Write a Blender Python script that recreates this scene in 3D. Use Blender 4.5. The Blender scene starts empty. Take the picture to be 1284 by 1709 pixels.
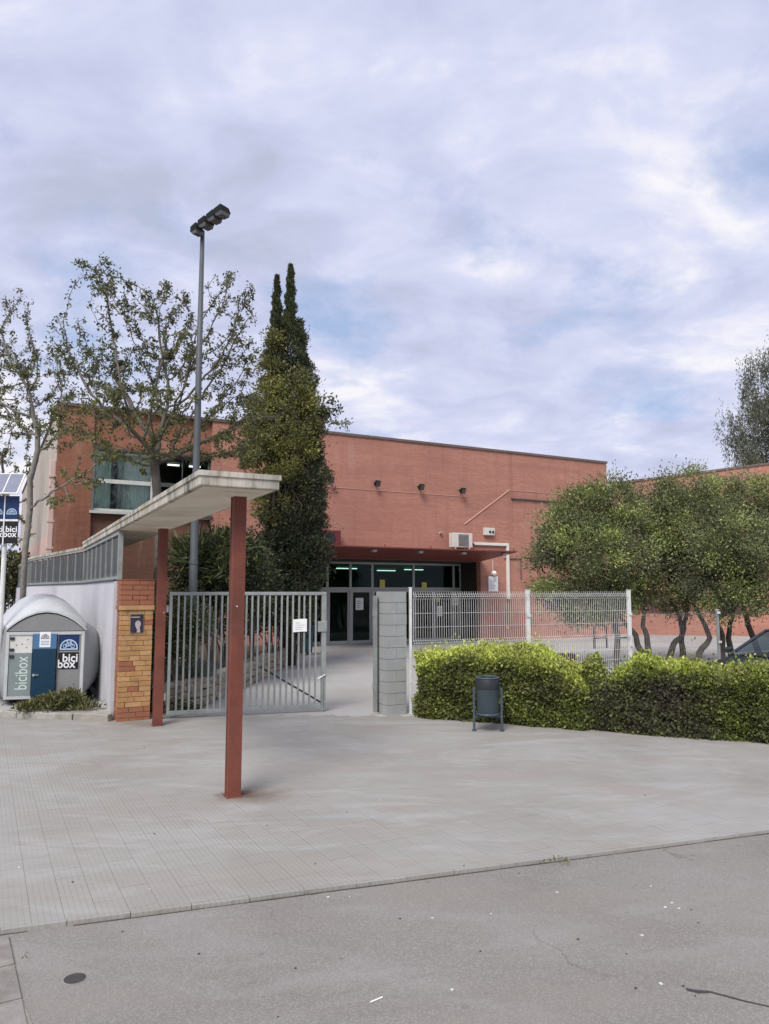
import bpy, math, random
import numpy as np
from mathutils import Vector, Matrix
random.seed(7)
RNG = np.random.default_rng(11)
S = bpy.context.scene
COL = S.collection
R = math.radians
PI = math.pi

# ------------------------------------------------------------------ camera
FPX, CAMH, HORIZ = 1250.0, 2.2, 987.0
PITCH = math.atan((HORIZ - 854.5) / FPX)
cd = bpy.data.cameras.new('camera')
cam = bpy.data.objects.new('camera', cd)
COL.objects.link(cam)
cam.location = (0, 0, CAMH)
cam.rotation_euler = (PI / 2 + PITCH, 0, 0)
cd.sensor_fit = 'HORIZONTAL'
cd.sensor_width = 36.0
cd.lens = 36.0 * FPX / 1284.0
cd.clip_start = 0.05
cd.clip_end = 3000
S.camera = cam
S.render.resolution_x, S.render.resolution_y = 769, 1024

# ------------------------------------------------------------------ sky, sun, exposure
SUN = Vector((-0.24, -0.66, 0.80)).normalized()
world = bpy.data.worlds.new('World')
S.world = world
world.use_nodes = True
wt = world.node_tree
wt.nodes.clear()


def wn(t, **k):
    n = wt.nodes.new(t)
    for a, b in k.items():
        setattr(n, a, b)
    return n


def wmath(op, a, b=None, clamp=False):
    n = wn('ShaderNodeMath', operation=op, use_clamp=clamp)
    for i, v in enumerate((a, b)):
        if v is None:
            continue
        if isinstance(v, (int, float)):
            n.inputs[i].default_value = v
        else:
            wt.links.new(v, n.inputs[i])
    return n.outputs[0]


def build_sky():
    L = wt.links
    out = wn('ShaderNodeOutputWorld')
    bg = wn('ShaderNodeBackground')
    bg.inputs[1].default_value = 0.10
    sky = wn('ShaderNodeTexSky', sky_type='NISHITA', sun_disc=False)
    sky.sun_elevation = math.asin(SUN.z)
    sky.sun_rotation = math.atan2(SUN.x, SUN.y)
    sky.air_density = 1.0
    sky.dust_density = 0.6
    sky.ozone_density = 2.0
    tc = wn('ShaderNodeTexCoord')
    sep = wn('ShaderNodeSeparateXYZ')
    L.new(tc.outputs['Generated'], sep.inputs[0])
    zc = wmath('ADD', wmath('MAXIMUM', sep.outputs[2], 0.0), 0.26)
    cx = wmath('DIVIDE', sep.outputs[0], zc)
    cy = wmath('DIVIDE', sep.outputs[1], zc)
    cmb = wn('ShaderNodeCombineXYZ')
    L.new(cx, cmb.inputs[0]); L.new(cy, cmb.inputs[1])
    def noise(scale, detail, rough, dist, off, sc=(1, 1, 1)):
        mp = wn('ShaderNodeMapping')
        mp.inputs['Location'].default_value = off
        mp.inputs['Scale'].default_value = sc
        L.new(cmb.outputs[0], mp.inputs['Vector'])
        n = wn('ShaderNodeTexNoise')
        n.inputs['Scale'].default_value = scale
        n.inputs['Detail'].default_value = detail
        n.inputs['Roughness'].default_value = rough
        n.inputs['Distortion'].default_value = dist
        L.new(mp.outputs[0], n.inputs['Vector'])
        return n.outputs['Fac']
    cover = noise(1.9, 8, 0.60, 0.25, (41.27, 8.78, 0))
    shade = noise(1.15, 5, 0.55, 0.2, (18.88, 10.47, 0))
    fine = noise(4.4, 7, 0.56, 0.35, (41.13, 25.27, 0), (1.0, 1.25, 1))
    cr = wn('ShaderNodeValToRGB')
    cr.color_ramp.elements[0].position = 0.31
    cr.color_ramp.elements[1].position = 0.45
    L.new(cover, cr.inputs[0])
    sh = wmath('ADD', wmath('MULTIPLY', shade, 0.55), wmath('MULTIPLY', fine, 0.45))
    ramp = wn('ShaderNodeValToRGB')
    e = ramp.color_ramp.elements
    e[0].position = 0.36; e[0].color = (4.3, 4.6, 5.9, 1)
    e[1].position = 0.60; e[1].color = (7.9, 7.8, 8.3, 1)
    m = e.new(0.44); m.color = (5.0, 5.3, 7.1, 1)
    m = e.new(0.52); m.color = (5.9, 6.15, 7.8, 1)
    L.new(sh, ramp.inputs[0])
    # thin veil everywhere so that gaps read pale blue rather than deep blue
    veil = wn('ShaderNodeMixRGB')
    veil.inputs[0].default_value = 0.76
    L.new(sky.outputs[0], veil.inputs[1])
    veil.inputs[2].default_value = (3.9, 4.9, 7.2, 1)
    mix = wn('ShaderNodeMixRGB')
    L.new(cr.outputs[0], mix.inputs[0])
    L.new(veil.outputs[0], mix.inputs[1])
    L.new(ramp.outputs[0], mix.inputs[2])
    L.new(mix.outputs[0], bg.inputs[0])
    L.new(bg.outputs[0], out.inputs[0])


build_sky()
sl = bpy.data.lights.new('sun', 'SUN')
sl.energy = 3.2
sl.angle = R(27)
sl.color = (1.0, 0.95, 0.88)
so = bpy.data.objects.new('sun', sl)
COL.objects.link(so)
so.rotation_euler = (-SUN).to_track_quat('-Z', 'Y').to_euler()
so.location = (-20, -20, 40)
S.view_settings.view_transform = 'Standard'
S.view_settings.look = 'None'
S.view_settings.exposure = 0.25
S.view_settings.gamma = 1.0
S.view_settings.use_curve_mapping = False
S.render.engine = 'CYCLES'


# ------------------------------------------------------------------ pixels to places
def ray(px, py):
    x = (px - 642) / FPX
    y = (854.5 - py) / FPX
    return Vector((x, math.cos(PITCH) - y * math.sin(PITCH), math.sin(PITCH) + y * math.cos(PITCH)))


CAM = Vector((0, 0, CAMH))


def G(px, py, z=0.0):
    d = ray(px, py)
    return CAM + d * ((z - CAMH) / d.z)


def Q(px, py, D):
    d = ray(px, py)
    return CAM + d * (D / d.y)


TH = R(28.15)
U = Vector((math.cos(TH), math.sin(TH), 0))
V = Vector((-math.sin(TH), math.cos(TH), 0))
FA = Q(880, 1000, 34.1)


def FP(px, py, off=0.0):
    """pixel -> (along facade, height) on the facade plane pushed back by off"""
    d = ray(px, py)
    P0 = FA + V * off
    P = CAM + d * ((P0 - CAM).dot(V) / d.dot(V))
    q = P - CORNER
    return q.dot(U), P.z


CORNER = Vector((0, 0, 0))
_a, _z = FP(100, 672)
_d = ray(100, 672)
CORNER = CAM + _d * ((FA - CAM).dot(V) / _d.dot(V))
CORNER.z = 0.0


# ------------------------------------------------------------------ object helpers
class MB:
    def __init__(s):
        s.v = []; s.f = []

    def box(s, x0, x1, y0, y1, z0, z1, M=None):
        b = len(s.v)
        for z in (z0, z1):
            for x, y in ((x0, y0), (x1, y0), (x1, y1), (x0, y1)):
                p = Vector((x, y, z))
                s.v.append(tuple(M @ p) if M else tuple(p))
        for q in ((0, 3, 2, 1), (4, 5, 6, 7), (0, 1, 5, 4), (1, 2, 6, 5), (2, 3, 7, 6), (3, 0, 4, 7)):
            s.f.append(tuple(b + i for i in q))
        return s

    def cyl(s, p0, p1, r0, r1=None, n=10, caps=True):
        r1 = r0 if r1 is None else r1
        p0, p1 = Vector(p0), Vector(p1)
        d = (p1 - p0).normalized()
        a = d.orthogonal().normalized()
        c = d.cross(a)
        b = len(s.v)
        for p, r in ((p0, r0), (p1, r1)):
            for i in range(n):
                t = 2 * PI * i / n
                s.v.append(tuple(p + a * (r * math.cos(t)) + c * (r * math.sin(t))))
        for i in range(n):
            j = (i + 1) % n
            s.f.append((b + i, b + j, b + n + j, b + n + i))
        if caps:
            s.f.append(tuple(b + n - 1 - i for i in range(n)))
            s.f.append(tuple(b + n + i for i in range(n)))
        return s

    def tube(s, pts, r, n=6, caps=True):
        pts = [Vector(p) for p in pts]
        rs = r if isinstance(r, (list, tuple)) else [r] * len(pts)
        b = len(s.v)
        a = None
        for k, p in enumerate(pts):
            d = (pts[min(k + 1, len(pts) - 1)] - pts[max(k - 1, 0)]).normalized()
            if a is None:
                a = d.orthogonal().normalized()
            else:
                a = (a - d * a.dot(d)).normalized()
            c = d.cross(a)
            for i in range(n):
                t = 2 * PI * i / n
                s.v.append(tuple(p + a * (rs[k] * math.cos(t)) + c * (rs[k] * math.sin(t))))
        for k in range(len(pts) - 1):
            for i in range(n):
                j = (i + 1) % n
                s.f.append((b + k * n + i, b + k * n + j, b + (k + 1) * n + j, b + (k + 1) * n + i))
        if caps:
            s.f.append(tuple(b + n - 1 - i for i in range(n)))
            e = b + (len(pts) - 1) * n
            s.f.append(tuple(e + i for i in range(n)))
        return s

    def poly(s, pts):
        b = len(s.v)
        s.v += [tuple(p) for p in pts]
        s.f.append(tuple(range(b, b + len(pts))))
        return s

    def prism(s, pts, off):
        """closed planar polygon pushed along off"""
        off = Vector(off)
        n = len(pts)
        b = len(s.v)
        s.v += [tuple(p) for p in pts] + [tuple(Vector(p) + off) for p in pts]
        s.f.append(tuple(range(b, b + n)))
        s.f.append(tuple(b + n + n - 1 - i for i in range(n)))
        for i in range(n):
            j = (i + 1) % n
            s.f.append((b + j, b + i, b + n + i, b + n + j))
        return s

    def loft(s, secs, closed=True, caps=True):
        n = len(secs[0])
        b = len(s.v)
        for sec in secs:
            s.v += [tuple(p) for p in sec]
        m = n if closed else n - 1
        for k in range(len(secs) - 1):
            for i in range(m):
                j = (i + 1) % n
                s.f.append((b + k * n + i, b + k * n + j, b + (k + 1) * n + j, b + (k + 1) * n + i))
        if closed and caps:
            s.f.append(tuple(b + n - 1 - i for i in range(n)))
            e = b + (len(secs) - 1) * n
            s.f.append(tuple(e + i for i in range(n)))
        return s

    def mesh(s, name, mat, smooth=False):
        me = bpy.data.meshes.new(name)
        me.from_pydata(s.v, [], s.f)
        me.materials.append(M[mat])
        if smooth:
            me.polygons.foreach_set('use_smooth', [True] * len(me.polygons))
        me.update()
        return me

    def build(s, name, mat, parent=None, smooth=False, loc=None, bevel=0, rot=None, fix=True):
        me = s.mesh(name, mat, smooth)
        if fix:
            import bmesh
            bm = bmesh.new(); bm.from_mesh(me)
            bmesh.ops.recalc_face_normals(bm, faces=bm.faces)
            bm.to_mesh(me); bm.free()
        o = link(name, me, parent)
        if loc is not None:
            o.location = loc
        if rot is not None:
            o.rotation_euler = rot
        if bevel:
            bv = o.modifiers.new('bevel', 'BEVEL')
            bv.width = bevel; bv.segments = 2; bv.limit_method = 'ANGLE'
            bv.angle_limit = R(40)
        return o


def link(name, data, parent=None):
    o = bpy.data.objects.new(name, data)
    COL.objects.link(o)
    if parent:
        o.parent = parent
    return o


def tag(o, label=None, cat=None, group=None, kind=None):
    if label: o['label'] = label
    if cat: o['category'] = cat
    if group: o['group'] = group
    if kind: o['kind'] = kind
    return o


def thing(name, label, cat, loc=(0, 0, 0), rz=0.0, group=None):
    o = link(name, None)
    o.location = loc
    o.rotation_euler = (0, 0, rz)
    o.empty_display_size = 0.2
    return tag(o, label, cat, group)


def text(s, size, mat, parent, loc, rot, name='lettering', sx=1.0, depth=0.001, align='CENTER', bold=0.0):
    cu = bpy.data.curves.new('t', 'FONT')
    cu.body = s; cu.size = size; cu.extrude = depth
    cu.offset = bold
    cu.align_x = align; cu.align_y = 'CENTER'
    cu.resolution_u = 3
    t = bpy.data.objects.new('t', cu)
    COL.objects.link(t)
    bpy.context.view_layer.update()
    me = bpy.data.meshes.new_from_object(t)
    bpy.data.objects.remove(t)
    bpy.data.curves.remove(cu)
    me.materials.clear(); me.materials.append(M[mat])
    o = link(name, me, parent)
    o.location = loc; o.rotation_euler = rot; o.scale = (sx, 1, 1)
    return o


# ------------------------------------------------------------------ materials
M = {}


class NT:
    def __init__(s, name):
        m = bpy.data.materials.new(name)
        m.use_nodes = True
        M[name] = m
        s.m = m; s.t = m.node_tree
        s.b = s.t.nodes['Principled BSDF']
        s.out = s.t.nodes['Material Output']

    def n(s, t, **k):
        nd = s.t.nodes.new(t)
        for a, b in k.items():
            setattr(nd, a, b)
        return nd

    def l(s, a, b):
        s.t.links.new(a, b)

    def setv(s, inp, v):
        if isinstance(v, (int, float)):
            inp.default_value = v
        elif isinstance(v, (tuple, list)):
            inp.default_value = tuple(v) + ((1,) if len(v) == 3 and inp.type == 'RGBA' else ())
        else:
            s.l(v, inp)

    def pos(s, scale=(1, 1, 1), rot=0.0, loc=(0, 0, 0), obj=False):
        if obj:
            g = s.n('ShaderNodeTexCoord').outputs['Object']
        else:
            g = s.n('ShaderNodeNewGeometry').outputs['Position']
        mp = s.n('ShaderNodeMapping')
        mp.inputs['Scale'].default_value = scale
        mp.inputs['Rotation'].default_value = (0, 0, rot) if not isinstance(rot, tuple) else rot
        mp.inputs['Location'].default_value = loc
        s.l(g, mp.inputs[0])
        return mp.outputs[0]

    def noise(s, vec, scale, detail=4, rough=0.55, dist=0.0):
        n = s.n('ShaderNodeTexNoise')
        n.inputs['Scale'].default_value = scale
        n.inputs['Detail'].default_value = detail
        n.inputs['Roughness'].default_value = rough
        n.inputs['Distortion'].default_value = dist
        if vec is not None:
            s.l(vec, n.inputs['Vector'])
        return n.outputs['Fac']

    def ramp(s, fac, stops, interp='LINEAR'):
        r = s.n('ShaderNodeValToRGB')
        r.color_ramp.interpolation = interp
        e = r.color_ramp.elements
        while len(e) < len(stops):
            e.new(0.5)
        for el, (p, c) in zip(e, stops):
            el.position = p
            el.color = (c, c, c, 1) if isinstance(c, (int, float)) else tuple(c) + (1,)
        s.l(fac, r.inputs[0])
        return r.outputs[0]

    def mix(s, fac, a, b, mode='MIX'):
        n = s.n('ShaderNodeMixRGB', blend_type=mode)
        s.setv(n.inputs[0], fac); s.setv(n.inputs[1], a); s.setv(n.inputs[2], b)
        return n.outputs[0]

    def math(s, op, a, b=0.0, clamp=False):
        n = s.n('ShaderNodeMath', operation=op, use_clamp=clamp)
        s.setv(n.inputs[0], a); s.setv(n.inputs[1], b)
        return n.outputs[0]

    def bump(s, h, strength=0.3, dist=0.01, prev=None):
        n = s.n('ShaderNodeBump')
        n.inputs['Strength'].default_value = strength
        n.inputs['Distance'].default_value = dist
        s.l(h, n.inputs['Height'])
        if prev is not None:
            s.l(prev, n.inputs['Normal'])
        return n.outputs[0]

    def fin(s, col=None, rough=None, normal=None, metal=None, spec=None):
        if col is not None: s.setv(s.b.inputs['Base Color'], col)
        if rough is not None: s.setv(s.b.inputs['Roughness'], rough)
        if metal is not None: s.setv(s.b.inputs['Metallic'], metal)
        if spec is not None: s.setv(s.b.inputs['Specular IOR Level'], spec)
        if normal is not None: s.l(normal, s.b.inputs['Normal'])
        return s.m


def plain(name, col, rough=0.6, var=0.18, scale=6.0, metal=0.0, bump=0.15, spec=0.4, dirt=None):
    k = NT(name)
    v = k.pos()
    n1 = k.noise(v, scale, 5, 0.6)
    n2 = k.noise(v, scale * 9, 3, 0.6)
    f = k.math('ADD', k.math('MULTIPLY', n1, 0.7), k.math('MULTIPLY', n2, 0.3))
    dark = tuple(c * (1 - var) for c in col)
    lite = tuple(min(1, c * (1 + var)) for c in col)
    c = k.ramp(f, [(0.32, dark), (0.68, lite)])
    if dirt:
        d = k.ramp(k.noise(v, scale * 0.35, 6, 0.65), [(0.48, 0.0), (0.68, 0.7)])
        c = k.mix(d, c, dirt)
    nb = k.bump(n2, bump, 0.004)
    rr = k.ramp(n1, [(0.3, max(0, rough - 0.08)), (0.7, min(1, rough + 0.08))])
    return k.fin(c, rr, nb, metal, spec)


def make_materials():
    # worn asphalt of the road
    k = NT('asphalt')
    v = k.pos()
    big = k.noise(v, 0.55, 5, 0.6, 0.6)
    mid = k.noise(v, 4.0, 5, 0.65)
    grit = k.noise(v, 130, 3, 0.7)
    c = k.ramp(big, [(0.3, (0.180, 0.167, 0.147)), (0.52, (0.226, 0.212, 0.194)), (0.72, (0.250, 0.240, 0.226))])
    c = k.mix(k.ramp(mid, [(0.35, 0.0), (0.75, 0.35)]), c, (0.21, 0.195, 0.18))
    c = k.mix(k.ramp(grit, [(0.45, 0.0), (0.72, 0.45)]), c, (0.11, 0.104, 0.098))
    agg = k.n('ShaderNodeTexVoronoi'); agg.inputs['Scale'].default_value = 95; k.l(v, agg.inputs['Vector'])
    c = k.mix(k.ramp(agg.outputs['Color'], [(0.25, 0.35), (0.5, 0.0)]), c, (0.36, 0.34, 0.32))
    c = k.mix(k.ramp(agg.outputs['Distance'], [(0.35, 0.0), (0.75, 0.35)]), c, (0.15, 0.14, 0.13))
    c = k.mix(k.ramp(k.noise(k.pos(loc=(5, 3, 1)), 150, 2, 0.6), [(0.60, 0.0), (0.75, 0.35)]), c, (0.42, 0.41, 0.40))
    spots = k.n('ShaderNodeTexVoronoi'); spots.inputs['Scale'].default_value = 2.6
    k.l(v, spots.inputs['Vector'])
    c = k.mix(k.ramp(spots.outputs['Distance'], [(0.045, 0.55), (0.075, 0.0)]), c, (0.13, 0.125, 0.12))
    wv = k.n('ShaderNodeVectorMath', operation='ADD'); k.l(v, wv.inputs[0])
    nz = k.n('ShaderNodeTexNoise'); nz.inputs['Scale'].default_value = 1.7; nz.inputs['Detail'].default_value = 5; k.l(v, nz.inputs['Vector'])
    k.l(nz.outputs['Color'], wv.inputs[1])
    crk = k.n('ShaderNodeTexVoronoi', feature='DISTANCE_TO_EDGE'); crk.inputs['Scale'].default_value = 0.55; k.l(wv.outputs[0], crk.inputs['Vector'])
    cm = k.math('MULTIPLY', k.ramp(crk.outputs['Distance'], [(0.002, 1.0), (0.008, 0.0)]), k.ramp(k.noise(k.pos(loc=(3, 3, 3)), 0.8, 4), [(0.50, 0.0), (0.62, 0.6)]))
    c = k.mix(cm, c, (0.10, 0.09, 0.08))
    patch = k.noise(k.pos(scale=(0.5, 1.2, 1), rot=R(20), loc=(2, 9, 0)), 1.0, 5, 0.62, 0.4)
    c = k.mix(k.ramp(patch, [(0.46, 0.0), (0.64, 0.35)]), c, (0.245, 0.222, 0.196))
    patch2 = k.noise(k.pos(scale=(0.6, 1.6, 1), rot=R(-25), loc=(7, 4, 0)), 1.0, 6, 0.66, 1.0)
    c = k.mix(k.ramp(patch2, [(0.50, 0.0), (0.70, 0.35)]), c, (0.300, 0.292, 0.280))
    smear = k.noise(k.pos(scale=(2.2, 8, 1), rot=R(12)), 1.0, 5, 0.7, 0.8)
    c = k.mix(k.ramp(smear, [(0.62, 0.0), (0.78, 0.35)]), c, (0.19, 0.172, 0.155))
    nb = k.bump(grit, 0.55, 0.004)
    nb = k.bump(mid, 0.25, 0.01, nb)
    k.fin(c, 0.88, nb, spec=0.25)

    # pavement tiles 20 cm with small squares
    k = NT('paver')
    v = k.pos(rot=-TH)
    sn = k.n('ShaderNodeVectorMath', operation='SNAP'); k.l(v, sn.inputs[0]); sn.inputs[1].default_value = (0.2, 0.2, 5)
    wnz = k.n('ShaderNodeTexWhiteNoise', noise_dimensions='2D'); k.l(sn.outputs[0], wnz.inputs['Vector'])
    big = k.noise(k.pos(), 0.42, 5, 0.62, 0.8)
    mid = k.noise(k.pos(), 2.6, 5, 0.65)
    grit = k.noise(k.pos(), 170, 3, 0.7)
    c = k.ramp(big, [(0.30, (0.250, 0.238, 0.212)), (0.5, (0.300, 0.292, 0.270)), (0.72, (0.334, 0.332, 0.314))])
    c = k.mix(k.math('MULTIPLY', wnz.outputs['Value'], 0.16), c, (0.24, 0.232, 0.225))
    c = k.mix(k.ramp(mid, [(0.45, 0.0), (0.8, 0.35)]), c, (0.24, 0.228, 0.21))
    c = k.mix(k.ramp(grit, [(0.45, 0.0), (0.75, 0.25)]), c, (0.18, 0.17, 0.16))
    patch = k.noise(k.pos(scale=(0.55, 1.3, 1), rot=R(24), loc=(4, 1, 0)), 1.0, 6, 0.64, 0.5)
    c = k.mix(k.ramp(patch, [(0.48, 0.0), (0.63, 0.55)]), c, (0.285, 0.256, 0.228))
    patch2 = k.noise(k.pos(scale=(0.7, 1.9, 1), rot=R(-15), loc=(1, 8, 0)), 1.0, 6, 0.66, 1.0)
    c = k.mix(k.ramp(patch2, [(0.50, 0.0), (0.64, 0.5)]), c, (0.362, 0.36, 0.35))
    smear = k.noise(k.pos(scale=(1.6, 7, 1), rot=R(18)), 1.0, 5, 0.7, 0.8)
    c = k.mix(k.ramp(smear, [(0.60, 0.0), (0.74, 0.35)]), c, (0.22, 0.20, 0.18))
    br = k.n('ShaderNodeTexBrick'); br.offset = 0.0; br.squash = 1.0
    k.l(v, br.inputs['Vector'])
    br.inputs['Scale'].default_value = 1.0
    br.inputs['Mortar Size'].default_value = 0.0030
    br.inputs['Mortar Smooth'].default_value = 0.5
    br.inputs['Brick Width'].default_value = 0.04
    br.inputs['Row Height'].default_value = 0.04
    br.inputs['Color1'].default_value = br.inputs['Color2'].default_value = (0, 0, 0, 1)
    br.inputs['Mortar'].default_value = (1, 1, 1, 1)
    wear = k.ramp(k.noise(k.pos(loc=(8, 1, 0)), 0.5, 4, 0.6), [(0.35, 0.25), (0.62, 1.0)])
    c = k.mix(k.math('MULTIPLY', k.math('MULTIPLY', br.outputs['Color'], wear), 0.45), c, (0.17, 0.155, 0.14))
    # reddish rust film where water runs off the steel posts
    geo = k.n('ShaderNodeNewGeometry').outputs['Position']
    for (px, py, rr, st) in ((-1.60, 8.36, 0.22, 0.9), (-1.38, 8.30, 0.45, 0.75), (-3.75, 12.6, 0.5, 0.4), (-4.2, 12.7, 0.6, 0.35)):
        dd = k.n('ShaderNodeVectorMath', operation='DISTANCE'); k.l(geo, dd.inputs[0]); dd.inputs[1].default_value = (px, py, 0.03)
        w = k.math('ADD', dd.outputs['Value'], k.math('MULTIPLY', k.math('SUBTRACT', mid, 0.5), 0.6))
        c = k.mix(k.math('MULTIPLY', k.ramp(w, [(0.02, 1.0), (rr, 0.0)]), st), c, (0.115, 0.075, 0.055))
    h = k.math('SUBTRACT', k.math('MULTIPLY', grit, 0.25), k.math('MULTIPLY', br.outputs['Color'], wear))
    k.fin(c, 0.85, k.bump(h, 0.5, 0.004), spec=0.25)

    # smooth courtyard concrete
    k = NT('concrete_floor')
    v = k.pos()
    big = k.noise(v, 0.35, 6, 0.6, 0.5)
    grit = k.noise(v, 90, 3, 0.7)
    c = k.ramp(big, [(0.3, (0.31, 0.30, 0.285)), (0.7, (0.40, 0.395, 0.385))])
    c = k.mix(k.ramp(grit, [(0.4, 0.0), (0.8, 0.25)]), c, (0.2, 0.19, 0.18))
    k.fin(c, 0.88, k.bump(grit, 0.3, 0.003), spec=0.25)

    plain('joint', (0.235, 0.215, 0.19), 0.95, 0.3, 8)
    plain('dirt', (0.062, 0.055, 0.045), 0.95, 0.4, 9)
    plain('kerb', (0.34, 0.325, 0.29), 0.9, 0.22, 5, dirt=(0.16, 0.15, 0.11))
    plain('slab', (0.23, 0.215, 0.195), 0.9, 0.25, 7, dirt=(0.13, 0.12, 0.10))
    plain('soil', (0.10, 0.075, 0.05), 0.95, 0.4, 9)

    # facade brick: courses too far away to be told apart
    def brickmat(name, ca, cb, mortar, obj=True, bw=0.25, rh=0.066, weather=(0.27, 0.12, 0.085), wst=0.6):
        k = NT(name)
        v = k.pos(obj=obj, rot=(R(90), 0, 0))
        tcx = k.n('ShaderNodeTexCoord').outputs['Object']
        sp = k.n('ShaderNodeSeparateXYZ'); k.l(tcx, sp.inputs[0])
        cb_ = k.n('ShaderNodeCombineXYZ'); k.l(k.math('ADD', sp.outputs[0], sp.outputs[1]), cb_.inputs[0]); k.l(sp.outputs[2], cb_.inputs[1])
        b = k.n('ShaderNodeTexBrick')
        k.l(cb_.outputs[0], b.inputs['Vector'])
        b.inputs['Scale'].default_value = 1.0
        b.inputs['Brick Width'].default_value = bw
        b.inputs['Row Height'].default_value = rh
        b.inputs['Mortar Size'].default_value = 0.007
        b.inputs['Mortar Smooth'].default_value = 0.3
        b.inputs['Color1'].default_value = ca + (1,)
        b.inputs['Color2'].default_value = cb + (1,)
        b.inputs['Mortar'].default_value = mortar + (1,)
        streak = k.noise(k.pos(scale=(0.25, 0.25, 2.2), obj=True), 1.0, 6, 0.65, 0.3)
        big = k.noise(k.pos(obj=True), 0.35, 5, 0.6, 0.5)
        c = k.mix(k.math('MULTIPLY', k.ramp(streak, [(0.38, 0.0), (0.70, 1.0)]), wst), b.outputs['Color'], weather)
        c = k.mix(k.ramp(big, [(0.4, 0.0), (0.75, 0.35)]), c, tuple(min(1, x * 1.12) for x in ca))
        fine = k.noise(k.pos(obj=True), 26, 4, 0.7)
        c = k.mix(k.ramp(fine, [(0.35, 0.22), (0.6, 0.0)]), c, tuple(x * 0.6 for x in cb))
        drip = k.noise(k.pos(scale=(2.4, 2.4, 0.10), obj=True), 1.0, 6, 0.7, 0.2)
        c = k.mix(k.ramp(drip, [(0.54, 0.0), (0.70, 0.40)]), c, tuple(x * 0.55 for x in cb))
        pale = k.noise(k.pos(scale=(1.6, 1.6, 0.35), obj=True, loc=(4, 4, 4)), 1.0, 6, 0.68, 0.3)
        c = k.mix(k.ramp(pale, [(0.55, 0.0), (0.72, 0.35)]), c, (0.46, 0.30, 0.24))
        k.fin(c, 0.9, k.bump(b.outputs['Fac'], 0.35, -0.006), spec=0.2)
    brickmat('brick', (0.455, 0.212, 0.158), (0.365, 0.160, 0.118), (0.43, 0.255, 0.20), weather=(0.30, 0.145, 0.110), wst=.85)
    brickmat('brick_deep_shade', (0.185, 0.092, 0.060), (0.14, 0.068, 0.045), (0.16, 0.105, 0.08), weather=(0.11, 0.06, 0.042))  # same brick with tree and canopy shade put into its colour
    brickmat('brick_tree_shade', (0.31, 0.135, 0.082), (0.245, 0.098, 0.062), (0.25, 0.145, 0.105), weather=(0.19, 0.088, 0.058))  # facade brick coloured darker to stand in for tree shade
    plain('coping', (0.13, 0.10, 0.088), 0.8, 0.2, 3)
    plain('render_pink', (0.52, 0.36, 0.31), 0.9, 0.12, 1.2, dirt=(0.40, 0.27, 0.23))
    plain('render_beige', (0.42, 0.37, 0.32), 0.9, 0.12, 1.2, dirt=(0.31, 0.27, 0.23))
    plain('white_wall', (0.52, 0.515, 0.545), 0.9, 0.06, 1.5, dirt=(0.42, 0.41, 0.42))
    plain('roof_gravel', (0.25, 0.23, 0.21), 0.95, 0.2, 5)

    # weathered cast concrete with dark run-off streaks on its edges
    k = NT('cast_concrete')
    v = k.pos(obj=True)
    st = k.noise(k.pos(scale=(6, 6, 0.45), obj=True), 1.0, 6, 0.72, 0.4)
    wet = k.noise(k.pos(scale=(1, 1, 1), obj=True), 1.1, 4, 0.6)
    n1 = k.noise(v, 3.5, 6, 0.65)
    c = k.ramp(n1, [(0.3, (0.43, 0.40, 0.33)), (0.7, (0.58, 0.55, 0.48))])
    c = k.mix(k.math('MULTIPLY', k.ramp(st, [(0.43, 0.0), (0.60, 1.0)]), k.ramp(wet, [(0.35, 0.35), (0.6, 0.95)])), c, (0.105, 0.098, 0.08))
    lich = k.noise(v, 1.3, 4, 0.6)
    c = k.mix(k.ramp(lich, [(0.56, 0.0), (0.70, 0.55)]), c, (0.36, 0.29, 0.13))
    k.fin(c, 0.9, k.bump(k.noise(v, 40, 4, 0.7), 0.4, 0.004), spec=0.2)
    plain('soffit', (0.68, 0.61, 0.50), 0.9, 0.10, 1.5, dirt=(0.36, 0.33, 0.26))

    plain('post_red', (0.165, 0.054, 0.037), 0.7, 0.22, 4, dirt=(0.10, 0.042, 0.032), spec=.25)
    plain('gate_grey', (0.27, 0.295, 0.285), 0.5, 0.15, 8, metal=0.15, dirt=(0.20, 0.19, 0.17))
    plain('galv_white', (0.70, 0.71, 0.69), 0.5, 0.10, 8, metal=0.1, dirt=(0.42, 0.42, 0.40))
    plain('lattice_grey', (0.20, 0.21, 0.21), 0.6, 0.15, 8, metal=0.2)
    plain('lamp_steel', (0.085, 0.095, 0.102), 0.6, 0.12, 3, metal=0.2)
    plain('lamp_dark', (0.016, 0.019, 0.018), 0.85, 0.3, 9, spec=.1)
    plain('lamp_glass', (0.09, 0.09, 0.095), 0.2, 0.2, 9)
    plain('brick_ochre', (0.40, 0.225, 0.095), 0.9, 0.30, 5, dirt=(0.36, 0.17, 0.085))
    plain('brick_ochre_pale', (0.43, 0.26, 0.125), 0.9, 0.25, 5, dirt=(0.40, 0.22, 0.11))
    plain('brick_red', (0.29, 0.115, 0.062), 0.9, 0.25, 6, dirt=(0.27, 0.115, 0.07))
    plain('mortar', (0.22, 0.145, 0.085), 0.95, 0.25, 10)
    plain('block', (0.295, 0.305, 0.30), 0.92, 0.12, 5, bump=0.5, dirt=(0.30, 0.30, 0.285))
    plain('block_joint', (0.24, 0.245, 0.24), 0.95, 0.2, 8)
    k = NT('stone')
    v = k.pos()
    c = k.ramp(k.noise(v, 3.2, 5, 0.6), [(0.3, (0.25, 0.20, 0.15)), (0.5, (0.38, 0.33, 0.26)), (0.7, (0.50, 0.45, 0.37))])
    c = k.mix(k.ramp(k.noise(v, 25, 4, 0.7), [(0.4, 0.5), (0.6, 0.0)]), c, (0.11, 0.09, 0.07))
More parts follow.
